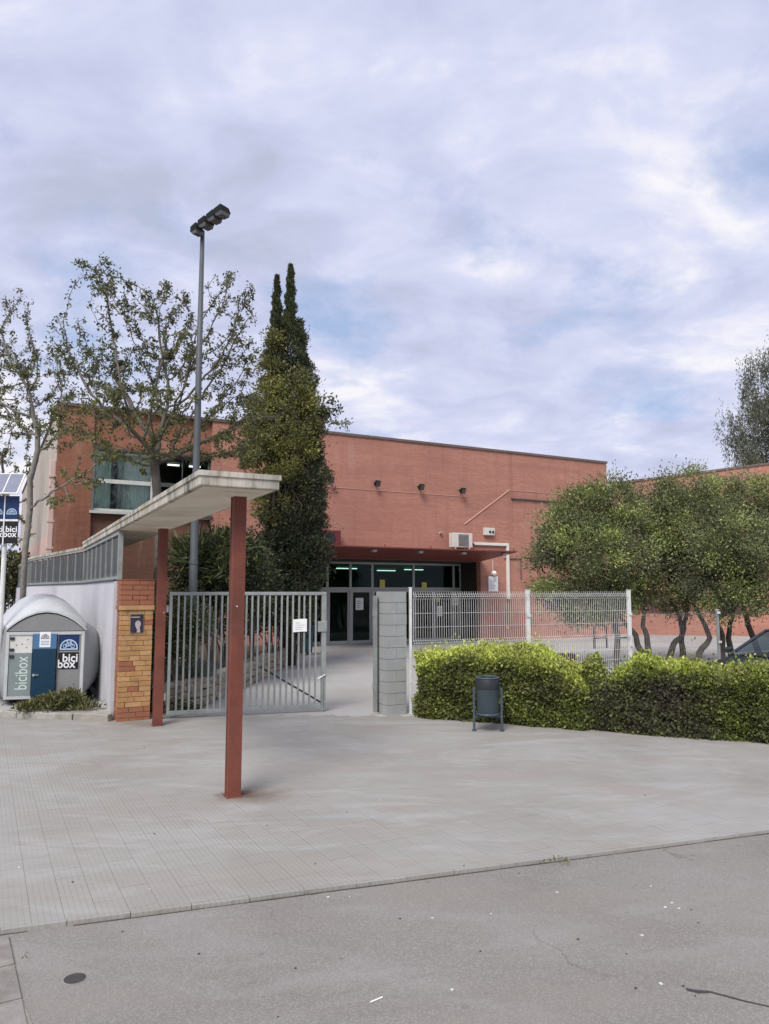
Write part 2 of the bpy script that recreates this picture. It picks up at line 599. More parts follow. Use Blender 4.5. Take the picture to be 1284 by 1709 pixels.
    k.fin(c, 0.95, k.bump(k.noise(v, 14, 4, 0.7), 0.6, 0.02), spec=0.2)

    plain('bici_grey', (0.20, 0.205, 0.205), 0.5, 0.08, 3, dirt=(0.17, 0.17, 0.165))
    plain('bici_dark', (0.145, 0.15, 0.15), 0.5, 0.08, 3)
    plain('bici_light', (0.46, 0.48, 0.49), 0.45, 0.10, 3, dirt=(0.33, 0.335, 0.33))
    plain('bici_shell', (0.28, 0.295, 0.305), 0.42, 0.10, 2.5, dirt=(0.21, 0.21, 0.205))
    plain('bici_green', (0.18, 0.22, 0.215), 0.5, 0.08, 3)
    plain('bici_white', (0.58, 0.58, 0.55), 0.5, 0.08, 6, dirt=(0.44, 0.43, 0.40))
    plain('bici_blue', (0.003, 0.030, 0.062), 0.4, 0.10, 3)
    plain('bici_sky', (0.065, 0.15, 0.28), 0.4, 0.08, 3)
    plain('sign_blue', (0.005, 0.026, 0.095), 0.35, 0.08, 3)
    plain('sign_black', (0.008, 0.008, 0.009), 0.4, 0.1, 3)
    plain('sign_white', (0.72, 0.74, 0.76), 0.5, 0.04, 3)
    plain('sign_pale_blue', (0.42, 0.55, 0.70), 0.5, 0.04, 3)
    plain('mint', (0.50, 0.60, 0.56), 0.5, 0.04, 3)
    plain('solar', (0.20, 0.21, 0.27), 0.2, 0.1, 3, spec=0.6)
    plain('bin_blue', (0.050, 0.070, 0.083), 0.45, 0.12, 5)
    plain('bin_dark', (0.022, 0.026, 0.032), 0.5, 0.15, 5)
    plain('frame_white', (0.52, 0.53, 0.50), 0.5, 0.08, 4, dirt=(0.38, 0.38, 0.35))
    plain('frame_dark', (0.06, 0.065, 0.065), 0.5, 0.1, 4)
    plain('frame_alu', (0.36, 0.37, 0.365), 0.45, 0.08, 4, metal=0.2)
    plain('frame_maroon', (0.11, 0.042, 0.045), 0.55, 0.15, 4)
    plain('canopy_red', (0.17, 0.042, 0.035), 0.5, 0.15, 3)
    plain('dark_wood', (0.035, 0.022, 0.02), 0.6, 0.2, 4)
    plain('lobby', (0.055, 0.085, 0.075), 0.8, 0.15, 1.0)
    plain('lobby_floor', (0.16, 0.14, 0.125), 0.5, 0.15, 1.0)
    plain('curtain', (0.68, 0.78, 0.71), 0.8, 0.18, 2.0)
    plain('curtain_dark', (0.10, 0.14, 0.14), 0.8, 0.2, 2.0)
    plain('litter', (0.52, 0.52, 0.50), 0.8, 0.1, 9)
    plain('paper', (0.78, 0.79, 0.78), 0.8, 0.03, 9)
    plain('paper_ink', (0.22, 0.24, 0.27), 0.8, 0.1, 9)
    plain('yellow', (0.62, 0.60, 0.12), 0.6, 0.08, 5)
    plain('rust_stain', (0.16, 0.06, 0.035), 0.8, 0.3, 9)
    plain('iron', (0.055, 0.052, 0.05), 0.7, 0.25, 20, metal=0.2)
    plain('dry_leaf', (0.07, 0.05, 0.035), 0.8, 0.4, 20)
    plain('ac_white', (0.60, 0.59, 0.54), 0.5, 0.06, 5, dirt=(0.45, 0.43, 0.38))
    plain('ac_grille', (0.22, 0.22, 0.21), 0.6, 0.15, 9)
    plain('pipe_white', (0.66, 0.64, 0.58), 0.5, 0.06, 4)
    plain('pipe_pink', (0.56, 0.42, 0.37), 0.6, 0.08, 3)
    plain('cable', (0.50, 0.30, 0.23), 0.8, 0.1, 4)
    plain('dark_red_box', (0.14, 0.028, 0.03), 0.5, 0.15, 4)
    plain('teal', (0.015, 0.075, 0.095), 0.5, 0.15, 4)
    plain('car_paint', (0.020, 0.024, 0.028), 0.25, 0.05, 2, spec=0.7)
    plain('chrome', (0.55, 0.56, 0.57), 0.25, 0.05, 2, metal=0.7)
    plain('rubber', (0.018, 0.018, 0.018), 0.85, 0.2, 6)
    plain('headlight', (0.55, 0.58, 0.6), 0.12, 0.05, 2, spec=0.7)
    plain('poster_dark', (0.03, 0.026, 0.04), 0.6, 0.5, 22)
    plain('poster_pale', (0.42, 0.37, 0.39), 0.6, 0.2, 14)
    plain('metal_roof', (0.34, 0.36, 0.36), 0.45, 0.1, 3, metal=0.2)

    # glazing: part see-through, part mirror
    def glass(name, tint, refl):
        k = NT(name)
        tr = k.n('ShaderNodeBsdfTransparent'); tr.inputs[0].default_value = tint + (1,)
        gl = k.n('ShaderNodeBsdfGlossy'); gl.inputs['Roughness'].default_value = 0.03
        gl.inputs[0].default_value = (0.9, 0.95, 0.95, 1)
        fr = k.n('ShaderNodeFresnel'); fr.inputs[0].default_value = refl
        mx = k.n('ShaderNodeMixShader')
        k.l(fr.outputs[0], mx.inputs[0]); k.l(tr.outputs[0], mx.inputs[1]); k.l(gl.outputs[0], mx.inputs[2])
        k.l(mx.outputs[0], k.out.inputs[0])
    glass('glass_green', (0.55, 0.75, 0.68), 1.22)
    glass('glass_clear', (0.90, 0.95, 0.93), 1.45)
    glass('glass_car', (0.30, 0.36, 0.38), 1.3)

    k = NT('tube_light')
    em = k.n('ShaderNodeEmission'); em.inputs[0].default_value = (1.0, 1.0, 0.95, 1); em.inputs[1].default_value = 1.7
    k.l(em.outputs[0], k.out.inputs[0])

    def leafmat(name, stops, rough=0.55, trans=0.25, patch=None, spot=None):
        k = NT(name)
        at = k.n('ShaderNodeAttribute'); at.attribute_name = 'tint'
        c = k.ramp(at.outputs['Fac'], stops)
        if patch:
            c = k.mix(k.ramp(k.noise(k.pos(), patch[1], 3, 0.6), [(0.46, 0.0), (0.60, patch[2])]), c, patch[0])
        if spot:
            for (p, rr) in spot[0]:
                dd = k.n('ShaderNodeVectorMath', operation='DISTANCE'); k.l(k.n('ShaderNodeNewGeometry').outputs['Position'], dd.inputs[0]); dd.inputs[1].default_value = p
                w = k.math('ADD', dd.outputs['Value'], k.math('MULTIPLY', k.math('SUBTRACT', k.noise(k.pos(), 5, 4, .65), .5), 1.3))
                c = k.mix(k.ramp(w, [(rr * .2, .55), (rr, 0.0)]), c, spot[1])
        k.fin(c, rough, spec=0.35)
        tl = k.n('ShaderNodeBsdfTranslucent'); k.l(c, tl.inputs[0])
        mx = k.n('ShaderNodeMixShader'); mx.inputs[0].default_value = trans
        k.l(k.b.outputs[0], mx.inputs[1]); k.l(tl.outputs[0], mx.inputs[2])
        k.l(mx.outputs[0], k.out.inputs[0])
    leafmat('leaf_hedge', [(0.0, (0.060, 0.066, 0.030)), (0.35, (0.15, 0.185, 0.045)), (0.62, (0.29, 0.35, 0.06)), (1.0, (0.58, 0.64, 0.14))], patch=((0.085, 0.070, 0.062), 0.9, 0.65), spot=(((( 3.55, 11.95, .50), .70), ((4.3, 11.6, .70), .45)), (0.085, 0.068, 0.072)))
    leafmat('leaf_hedge_lime', [(0.0, (0.065, 0.072, 0.032)), (0.35, (0.165, 0.195, 0.05)), (0.62, (0.33, 0.385, 0.07)), (1.0, (0.62, 0.68, 0.16))], patch=((0.085, 0.080, 0.045), 1.6, 0.45))
    leafmat('leaf_privet', [(0.0, (0.055, 0.064, 0.036)), (0.4, (0.165, 0.19, 0.088)), (0.75, (0.30, 0.36, 0.115)), (1.0, (0.48, 0.55, 0.15))], patch=((0.18, 0.165, 0.135), 0.6, 0.35))
    leafmat('leaf_sparse', [(0.0, (0.040, 0.044, 0.030)), (0.4, (0.11, 0.122, 0.055)), (0.75, (0.22, 0.23, 0.075)), (1.0, (0.36, 0.33, 0.09))], trans=.4)
    leafmat('leaf_cypress', [(0.0, (0.026, 0.032, 0.018)), (0.5, (0.062, 0.076, 0.034)), (1.0, (0.13, 0.15, 0.06))], trans=0.1)
    leafmat('leaf_ivy', [(0.0, (0.080, 0.080, 0.035)), (0.5, (0.18, 0.18, 0.060)), (0.85, (0.30, 0.30, 0.075)), (1.0, (0.42, 0.43, 0.09))])
    leafmat('leaf_ivy_dark', [(0.0, (0.026, 0.031, 0.020)), (0.6, (0.062, 0.072, 0.038)), (1.0, (0.16, 0.19, 0.06))])
    leafmat('leaf_pepper', [(0.0, (0.060, 0.070, 0.050)), (0.6, (0.14, 0.155, 0.105)), (1.0, (0.23, 0.25, 0.17))])
    leafmat('leaf_shrub', [(0.0, (0.030, 0.036, 0.022)), (0.6, (0.075, 0.092, 0.040)), (1.0, (0.19, 0.22, 0.06))])
    leafmat('leaf_grey', [(0.0, (0.16, 0.18, 0.15)), (1.0, (0.34, 0.37, 0.33))])
    leafmat('leaf_weed', [(0.0, (0.055, 0.060, 0.025)), (0.6, (0.14, 0.145, 0.06)), (1.0, (0.27, 0.25, 0.10))])
    leafmat('petal', [(0.0, (0.55, 0.52, 0.45)), (1.0, (0.75, 0.74, 0.68))])
    plain('bark', (0.12, 0.105, 0.09), 0.95, 0.35, 9, bump=0.6)
    plain('bark_pale', (0.20, 0.185, 0.165), 0.95, 0.3, 7, bump=0.5)
    plain('bark_dark', (0.065, 0.052, 0.045), 0.95, 0.35, 9, bump=0.6)
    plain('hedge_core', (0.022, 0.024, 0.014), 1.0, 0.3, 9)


make_materials()


# ------------------------------------------------------------------ foliage helpers
def unit(a):
    return a / np.maximum(np.linalg.norm(a, axis=1, keepdims=True), 1e-9)


def leaves(name, mat, P, axis, size, tint, parent=None, width=0.55, fold=0.12, nrm=None):
    n = len(P)
    axis = unit(axis)
    if nrm is None:
        nrm = RNG.normal(size=(n, 3))
    side = unit(np.cross(axis, nrm))
    up = np.cross(side, axis)
    s = size[:, None]
    v = np.empty((n, 4, 3))
    v[:, 0] = P
    mid = P + axis * s * 0.45
    v[:, 1] = mid + side * s * width * 0.5 + up * s * fold
    v[:, 2] = P + axis * s
    v[:, 3] = mid - side * s * width * 0.5 + up * s * fold
    idx = (np.arange(n) * 4)[:, None]
    f = np.concatenate([idx + [0, 1, 2], idx + [0, 2, 3]], axis=1).reshape(-1)
    me = bpy.data.meshes.new(name)
    me.vertices.add(n * 4)
    me.vertices.foreach_set('co', v.reshape(-1).astype(np.float32))
    me.loops.add(len(f))
    me.loops.foreach_set('vertex_index', f.astype(np.int32))
    me.polygons.add(n * 2)
    me.polygons.foreach_set('loop_start', (np.arange(n * 2) * 3).astype(np.int32))
    at = me.attributes.new('tint', 'FLOAT', 'POINT')
    at.data.foreach_set('value', np.repeat(np.clip(tint, 0, 1), 4).astype(np.float32))
    me.materials.append(M[mat])
    me.update(calc_edges=True)
    return link(name, me, parent)


def colonize(attr, trunk, step=0.22, kill=0.35, infl=2.2, iters=140, lift=0.08):
    """grow a branch skeleton from the trunk polyline towards attractor points"""
    nodes = [np.array(p, float) for p in trunk]
    par = [-1] + list(range(len(trunk) - 1))
    alive = np.ones(len(attr), bool)
    near_i = np.zeros(len(attr), int)
    near_d = np.full(len(attr), 1e9)
    def upd(i0):
        for i in range(i0, len(nodes)):
            d = np.linalg.norm(attr - nodes[i], axis=1)
            m = d < near_d
            near_d[m] = d[m]; near_i[m] = i
    upd(0)
    for it in range(iters):
        alive &= near_d > kill
        a = np.where(alive & (near_d < infl))[0]
        if len(a) == 0:
            if alive.any() and infl < 8:
                infl *= 1.5
                continue
            break
        groups = {}
        for q in a:
            groups.setdefault(near_i[q], []).append(q)
        n0 = len(nodes)
        for i, qs in groups.items():
            d = attr[qs] - nodes[i]
            d = (d / np.linalg.norm(d, axis=1, keepdims=True)).sum(0)
            d /= max(np.linalg.norm(d), 1e-6)
            d = d + RNG.normal(size=3) * 0.12 + np.array([0, 0, lift])
            d /= np.linalg.norm(d)
            nodes.append(nodes[i] + d * step); par.append(i)
        upd(n0)
        if len(nodes) > 8000:
            break
    return np.array(nodes), np.array(par)


def branch_mesh(name, mat, nodes, par, parent, tip=0.007, power=2.25, rmax=None, keep=0.0):
    n = len(nodes)
    r = np.zeros(n)
    acc = np.zeros(n)
    for i in range(n - 1, -1, -1):
        if acc[i] == 0:
            acc[i] = tip ** power
        r[i] = acc[i] ** (1 / power)
        if par[i] >= 0:
            acc[par[i]] += acc[i]
    if rmax:
        r = np.minimum(r, rmax)
    kids = {}
    for i, p in enumerate(par):
        kids.setdefault(p, []).append(i)
    mb = MB()
    stack = [(0, None)]
    while stack:
        i, start = stack.pop()
        chain = [start, i] if start is not None else [i]
        while True:
            ks = kids.get(chain[-1], [])
            if not ks:
                break
            ks = sorted(ks, key=lambda q: -r[q])
            for q in ks[1:]:
                stack.append((q, chain[-1]))
            chain.append(ks[0])
        if len(chain) > 1:
            rr = [float(r[q]) for q in chain]
            if start is not None:
                rr[0] = rr[1]
            mb.tube([nodes[q] for q in chain], rr, 6 if rr[0] > 0.02 else 4, caps=True)
    o = mb.build(name, mat, parent, smooth=True, fix=False)
    return o, r, kids


def ell(px, py, D, rx, ry, rd, n):
    """n points in an ellipsoid whose silhouette is given on the picture at depth D"""
    c = Q(px, py, D)
    k = D / FPX
    q = unit(RNG.normal(size=(n, 3))) * (RNG.random((n, 1)) ** 0.4)
    return q * np.array([rx * k, rd, ry * k]) + np.array(c)


def sparse_tree(name, label, base, trunk, blobs, per, leafn, lsize, group=None, bark='bark_pale', lmat='leaf_sparse', tipr=0.006, rmax=None):
    t = thing(name, label, 'tree', base, 0, group)
    b = np.array(base)
    attr = np.concatenate([ell(*bb[:3], bb[3], bb[4], bb[5], int(per * bb[3] * bb[4] / 2500)) for bb in blobs])
    nodes, par = colonize(attr, trunk, step=.14, kill=.19, infl=2.0, iters=260)
    o, r, kids = branch_mesh('trunk', bark, nodes - b, par, t, tip=tipr, rmax=rmax)
    tips = np.array([i for i in range(len(nodes)) if r[i] < tipr * 3.6])
    # leaves sit in small loose bunches along the twigs, many twigs stay bare
    w = RNG.random(len(tips)) ** 2.0 + .06
    sel = RNG.choice(tips, size=leafn, p=w / w.sum())
    P = nodes[sel] - b + RNG.normal(size=(len(sel), 3)) * 0.042
    ax = RNG.normal(size=(len(sel), 3)) + np.array([0, 0, -0.35])
    yel = np.clip((8.0 - P[:, 2] - b[2]) * .05, 0, .16)
    leaves('crown', lmat, P, ax, RNG.uniform(0.55, 1.3, len(sel)) * lsize, RNG.beta(2, 3, len(sel)) + yel, t, width=0.5)
    return t


# ------------------------------------------------------------------ ground
PZ = 0.03                                   # walking level of the pavement
EDGE0, EDGE1 = Vector((-2.48, 5.09, 0)), Vector((3.52, 7.13, 0))
ED = (EDGE1 - EDGE0).normalized()
EN = Vector((-ED.y, ED.x, 0))               # from the road towards the pavement


def sheet(name, pts, z, mat, kind='structure', parent=None):
    mb = MB().poly([(p[0], p[1], z) for p in pts])
    o = mb.build(name, mat, parent)
    if o.data.polygons[0].normal.z < 0:
        o.data.flip_normals()
    if parent is None:
        tag(o, kind=kind)
    return o


def edge_at(s, off=0.0):
    p = EDGE0 + ED * s + EN * off
    return p


def build_ground():
    sheet('ground', [(-900, -400), (900, -400), (900, 1500), (-900, 1500)], -0.012, 'concrete_floor')
    a, b = edge_at(-60), edge_at(80)
    sheet('road', [a + EN * -60, b + EN * -60, b, a], 0.0, 'asphalt')
    base = sheet('pavement', [edge_at(-12, 0.032), edge_at(16, 0.032), (14, 13.35), (-14, 13.35)], 0.0272, 'joint')
    # low face of the pavement towards the road
    lip = MB()
    for i in range(40):
        s0, s1 = -6 + i * 0.4, -6 + (i + 1) * 0.4 - 0.004
        w = random.uniform(-0.006, 0.006)
        p, q = edge_at(s0, -0.012 + w), edge_at(s1, -0.012 + w + random.uniform(-.004, .004))
        p2, q2 = edge_at(s0, 0.03), edge_at(s1, 0.03)
        zt = 0.0285 + random.uniform(-.0015, .001)
        lip.prism([(p.x, p.y, -0.01), (q.x, q.y, -0.01), (q2.x, q2.y, -0.01), (p2.x, p2.y, -0.01)], (0, 0, zt + 0.01))
    lip.build('edging', 'paver', base)
    jn = MB()
    for i in range(60):
        s0, s1 = -6 + i * .28, -6 + (i + 1) * .28
        if random.random() < .06:
            continue
        w0, w1 = (random.uniform(.006, .016) for _ in range(2))
        a0, a1, b0, b1 = edge_at(s0, -.010), edge_at(s1, -.010), edge_at(s0, -.014 - w0), edge_at(s1, -.014 - w1)
        jn.prism([(b0.x, b0.y, -.002), (b1.x, b1.y, -.002), (a1.x, a1.y, -.002), (a0.x, a0.y, -.002)], (0, 0, .0045))
    tag(jn.build('edge_joint', 'dirt', base), kind='stuff')
    sheet('courtyard', [(-60, 13.35), (60, 13.35), (60, 90), (-60, 90)], 0.024, 'concrete_floor')
    # the tiles
    T = 0.2
    cells = []
    for i in range(-90, 110):
        for j in range(0, 110):
            c = U * (i * T + T / 2) + V * (j * T + T / 2)
            if c.y > 13.45 or c.y < 3 or abs(c.x) > 10:
                continue
            corners = [c + U * (T / 2 * a - 0.0005 * a) + V * (T / 2 * b_ - 0.0005 * b_) for a, b_ in ((-1, -1), (1, -1), (1, 1), (-1, 1))]
            ds = [(p - EDGE0).dot(EN) for p in corners]
            if max(ds) < 0.01:
                continue
            if min(p.y for p in corners) > 13.35:
                continue
            if c.x < -3.9 and c.y > 12.6 + 0.0:
                if c.x < -4.4 and c.y > 12.95 - (c.x + 4.55) * 0.25:
                    continue
            cells.append((c, corners, min(ds)))
    def clip(poly):
        out = []
        n = len(poly)
        for i in range(n):
            p, q = poly[i], poly[(i + 1) % n]
            dp, dq = (p - EDGE0).dot(EN) - 0.03, (q - EDGE0).dot(EN) - 0.03
            if dp >= 0: out.append(p)
            if dp * dq < 0: out.append(p + (q - p) * (dp / (dp - dq)))
        return out
    vis = [k for k, (c, co, d) in enumerate(cells) if abs(c.x) / c.y < 0.53 and d > 0.03]
    vis.sort(key=lambda k: cells[k][0].length)
    pick = set(vis[:300])
    h = T / 2 - 0.0005
    tile = MB()
    tile.v = [(-h, -h, -0.016), (h, -h, -0.016), (h, h, -0.016), (-h, h, -0.016), (-h + .0006, -h + .0006, 0), (h - .0006, -h + .0006, 0), (h - .0006, h - .0006, 0), (-h + .0006, h - .0006, 0)]
    tile.f = [(4, 5, 6, 7), (0, 1, 5, 4), (1, 2, 6, 5), (2, 3, 7, 6), (3, 0, 4, 7)]
    tm = tile.mesh('tile', 'paver')
    rest = MB()
    for k, (c, co, d) in enumerate(cells):
        dz = random.gauss(0, 0.0003)
        tx, ty = random.gauss(0, 0.0015), random.gauss(0, 0.0015)
        if k in pick:
            o = link('tile', tm, base)
            o.location = (c.x, c.y, PZ + dz)
            o.rotation_euler = (tx, ty, TH)
        else:
            poly = clip(co) if d < 0.03 else co
            if len(poly) < 3:
                continue
            top = [Vector((p.x, p.y, PZ + dz + (p.x - c.x) * tx + (p.y - c.y) * ty)) for p in poly]
            n = len(top); b0 = len(rest.v)
            rest.v += [tuple(p) for p in top] + [(p.x, p.y, 0.014) for p in top]
            rest.f.append(tuple(range(b0, b0 + n)))
            for i in range(n):
                j2 = (i + 1) % n
                rest.f.append((b0 + j2, b0 + i, b0 + n + i, b0 + n + j2))
    o = rest.build('tile_field', 'paver', base)
    tag(o, kind='stuff')
    # slabs of the gutter at the lower left
    gp = sheet('gutter_paving', [edge_at(-8, -0.02), edge_at(-0.02, -0.02), (-1.80, 4.08), (-1.3, 3.1), (-7, 1.5)], 0.004, 'joint')
    p0, p1 = Vector((-2.40, 5.05, 0)), Vector((-1.82, 4.08, 0))
    dd = (p1 - p0).normalized(); nn = Vector((dd.y, -dd.x, 0))
    if nn.x > 0: nn = -nn
    for r_ in range(4):
        for c_ in range(3):
            s0 = r_ * 0.43; w0 = c_ * 0.43
            ctr = p0 + dd * (s0 + 0.215) + nn * (w0 + 0.215)
            if (ctr - EDGE0).dot(EN) > -0.22:
                ctr = ctr - EN * 0.05
            m_ = MB().box(-0.209, 0.209, -0.209, 0.209, -0.02, 0.006)
            o = m_.build('slab', 'slab', gp, bevel=0.004)
            o.location = (ctr.x, ctr.y, 0.008 + random.uniform(-.002, .002))
            o.rotation_euler = (0, 0, math.atan2(dd.y, dd.x))
    # raised pavement under the bicycle shelter, with its kerb stones
    kz = 0.13
    k0, k1 = Vector((-6.35, 13.22, 0)), Vector((-4.62, 12.82, 0))
    sw = sheet('raised_pavement', [(k0.x - 8, k0.y + 2.2), (k0.x, k0.y + 0.12), (k1.x, k1.y + 0.12), (-4.72, 13.2), (-13, 30), (-26, 30)], kz, 'concrete_floor')
    L_ = (k1 - k0)
    n = 2
    for i in range(n):
        p, q = k0 + L_ * (i * 0.62), k0 + L_ * (0.615 if i == 0 else 1.0)
        d_ = (q - p); ln = d_.length - 0.012
        m_ = MB().box(0, ln, 0, 0.14, 0, kz - 0.02 + 0.02 + (0.02 if i else 0.004))
        m_.build('kerb_stone', 'kerb', sw, loc=(p.x, p.y, 0.0), rot=(0, 0, math.atan2(d_.y, d_.x)), bevel=0.015)
    p = k0 + Vector((-3.4, 0.94, 0)); d_ = k0 - p
    for i in range(4):
        m_ = MB().box(0, 0.87, 0, 0.14, 0, kz + 0.004)
        pp = k0 - d_.normalized() * (0.88 * (i + 1))
        m_.build('kerb_stone', 'kerb', sw, loc=(pp.x, pp.y, 0), rot=(0, 0, math.atan2(d_.y, d_.x)), bevel=0.015)


build_ground()


# ------------------------------------------------------------------ main building
def fmid(px, py, off=0.0):
    return FP(px, py, off)


BTOP = FP(535, 718)[1]
BLEN = FP(1012, 771)[0]
WL = FP(152, 850)[0]; WR = FP(352, 850)[0]
RECL = FP(505, 985)[0]; RECR = FP(803, 1000)[0]
RZ = FP(802, 937)[1]
ZS, ZT = 4.95, 7.05                          # window sill and head
bld = thing('school_building', 'long flat-roofed red brick building with recessed glazed entrance under a thin red canopy', 'building', CORNER, TH)


def build_main():
    top = BTOP - 0.10
    MB().box(0, WL, 0, .3, 0, top).build('front_wall', 'brick_tree_shade', bld)  # left end darkened by colour, as if shaded by the tree
    w = MB()
    w.prism([(WR, 0, 0), (RECL, 0, 0), (RECL, 0, RZ), (RECR, 0, RZ), (RECR, 0, 0), (BLEN, 0, 0), (BLEN, 0, top), (WR, 0, top)], (0, .3, 0))
    w.build('front_wall', 'brick', bld)
    MB().box(WL, WR, .13, .3, 0, ZS - 0.1).build('window_bay_wall', 'brick_deep_shade', bld)  # shade on the lower bay is part of its brown colour
    MB().box(WL, WR, .13, .3, ZT, top - 0.002).build('window_bay_wall', 'brick_tree_shade', bld)
    MB().box(0, .3, .302, 26, 0, 4.3).build('side_wall', 'render_pink', bld)
    MB().box(0.01, .3, .302, 26, 4.302, top).build('side_wall', 'render_beige', bld)
    MB().box(BLEN - .3, BLEN, .302, 26, 0, top).build('side_wall', 'brick', bld)
    MB().box(0, BLEN, 26.002, 26.3, 0, top).build('back_wall', 'brick', bld)
    MB().box(.3, BLEN - .3, .3, 26, top - .45, top - .3).build('roof', 'roof_gravel', bld)
    c = MB()
    c.box(-.05, BLEN + .05, -.05, .34, top, BTOP)
    c.box(-.05, .34, .342, 26.3, top, BTOP)
    c.box(BLEN - .34, BLEN + .05, .342, 26.3, top, BTOP)
    c.build('coping', 'coping', bld)
    # upstairs window strip
    n = 2
    wid = (WR - WL) / n
    zt = 6.0
    for i in range(n):
        x0, x1 = WL + i * wid, WL + (i + 1) * wid
        fm = 'frame_white' if i == 0 else 'frame_dark'
        f = MB()
        f.box(x0 + .01, x0 + .08, .16, .24, ZS, ZT - .01)
        f.box(x1 - .08, x1 - .01, .16, .24, ZS, ZT - .01)
        f.box(x0 + .082, x1 - .082, .16, .24, ZS, ZS + .09)
        f.box(x0 + .082, x1 - .082, .16, .24, ZT - .09, ZT - .01)
        f.box(x0 + .082, x1 - .082, .15, .25, zt - .07, zt + .07)
        win = f.build('window', fm, bld)
        xm = (x0 + x1) / 2
        for a, b in ((ZS + .092, zt - .072), (zt + .072, ZT - .092)):
            MB().box(xm - .02, xm + .02, .18, .22, a, b).build('mullion', 'frame_dark', win)
            MB().box(x0 + .083, xm - .021, .195, .205, a, b).build('pane', 'glass_clear', win)
            MB().box(xm + .021, x1 - .083, .195, .205, a, b).build('pane', 'glass_clear', win)
    MB().box(WL - .06, WL + wid + .02, -.06, .28, ZS - .098, ZS - .004).build('window_sill', 'frame_white', bld)
    MB().box(WL + wid + .021, WR + .06, -.05, .28, ZS - .098, ZS - .004).build('window_sill', 'frame_dark', bld)
    MB().box(WL, WR, .02, .128, ZT + .02, ZT + .09).build('window_lintel', 'frame_dark', bld)
    # curtains hung in folds behind the left panes
    def curtain(x0, x1, z0, z1, mat, amp):
        k = 44
        secs = []
        for z in (z0, z1):
            secs.append([(x0 + (x1 - x0) * i / k, .42 + amp * math.sin(i * 1.35 + (0.5 if z == z0 else 0)) + amp * .5 * math.sin(i * .47), z) for i in range(k + 1)])
        MB().loft(secs, closed=False).build('curtain', mat, bld, smooth=True, fix=False)
    curtain(WL + .03, WL + .34 * wid, ZS, ZT, 'curtain', .05)
    curtain(WL + .40 * wid, WL + .50 * wid, ZS, ZT, 'curtain', .05)
    curtain(WL + .50 * wid, WL + .97 * wid, ZS, ZT, 'curtain', .015)
    curtain(WL + .32 * wid, WL + .44 * wid, ZS, ZT, 'curtain_dark', .05)
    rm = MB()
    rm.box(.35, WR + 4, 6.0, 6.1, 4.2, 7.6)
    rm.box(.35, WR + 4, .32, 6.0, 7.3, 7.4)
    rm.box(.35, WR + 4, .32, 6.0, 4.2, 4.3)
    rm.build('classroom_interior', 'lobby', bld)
    for a in range(4):
        for b in range(2):
            x = WL + 2.3 + a * .85
            MB().box(x, x + .45, 1.4 + b * 1.6, 1.5 + b * 1.6, 7.2, 7.25).build('ceiling_light', 'tube_light', bld)
    # recessed entrance
    GB = 1.5
    soff = RZ - .002
    MB().box(RECL - .2, RECR - .002, .302, GB + .2, soff - .06, soff).build('entrance_soffit', 'dark_wood', bld)
    MB().box(RECR - .06, RECR - .003, .302, GB - .06, 0, soff - .062).build('entrance_jamb', 'dark_wood', bld)
    MB().box(RECL - .06, RECL - .003, .302, GB - .06, 0, soff - .062).build('entrance_jamb', 'dark_wood', bld)
    TR, TOPZ = 2.27, soff - .07
    muls = [FP(px, 985, GB)[0] for px in (516, 546, 584.5, 621, 690, 757)]
    muls = [RECL + .02] + [m for m in muls if RECL + .3 < m < RECR - .1] + [RECR - .06]
    for x in muls:
        MB().box(x - .05, x + .05, GB - .05, GB + .05, .02, TOPZ).build('entrance_mullion', 'frame_alu', bld)
    for x0, x1 in zip(muls[:-1], muls[1:]):
        MB().box(x0 + .052, x1 - .052, GB - .05, GB + .05, TR, TR + .10).build('entrance_transom', 'frame_alu', bld)
        MB().box(x0 + .052, x1 - .052, GB - .05, GB + .05, TOPZ - .09, TOPZ).build('entrance_transom', 'frame_alu', bld)
    for k, (x0, x1) in enumerate(zip(muls[:-1], muls[1:])):
        MB().box(x0 + .052, x1 - .052, GB - .005, GB + .005, TR + .102, TOPZ - .092).build('pane', 'glass_green', bld)
        nsub = 1 if x1 - x0 < 1.3 else 2
        wd = (x1 - x0 - .11) / nsub
        for q in range(nsub):
            a0 = x0 + .055 + q * wd
            mat = 'frame_maroon' if k == 1 else 'frame_alu'
            d = MB()
            d.box(a0, a0 + .07, GB - .03, GB + .03, .03, TR - .005)
            d.box(a0 + wd - .07, a0 + wd - .004, GB - .03, GB + .03, .03, TR - .005)
            d.box(a0 + .072, a0 + wd - .072, GB - .03, GB + .03, .03, .16)
            d.box(a0 + .072, a0 + wd - .072, GB - .03, GB + .03, TR - .11, TR - .005)
            door = d.build('door', 'frame_alu', bld)
            MB().box(a0 + .072, a0 + wd - .072, GB - .005, GB + .005, .162, TR - .112).build('pane', 'glass_green', door)
            if k in (0, 1):
                g = MB()
                for z in (.75, 1.45):
                    g.box(a0 + .02, a0 + wd - .02, GB - .06, GB - .035, z, z + .05)
                for f_ in (.33, .66):
                    g.box(a0 + wd * f_ - .015, a0 + wd * f_ + .015, GB - .055, GB - .035, .1, TR - .1)
                g.build('security_grille', 'frame_maroon', door)
            MB().cyl((a0 + wd - .1, GB - .09, .95), (a0 + wd - .1, GB - .09, 1.25), .015).build('handle', 'frame_alu', door)
    # lobby behind the glass with its fluorescent tubes
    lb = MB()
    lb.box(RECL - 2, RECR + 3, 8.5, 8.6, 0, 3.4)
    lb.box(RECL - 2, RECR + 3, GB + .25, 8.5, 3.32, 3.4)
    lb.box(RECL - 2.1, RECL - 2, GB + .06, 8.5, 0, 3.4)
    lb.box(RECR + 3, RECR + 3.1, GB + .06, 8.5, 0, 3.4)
    lb.build('lobby_wall', 'lobby', bld)
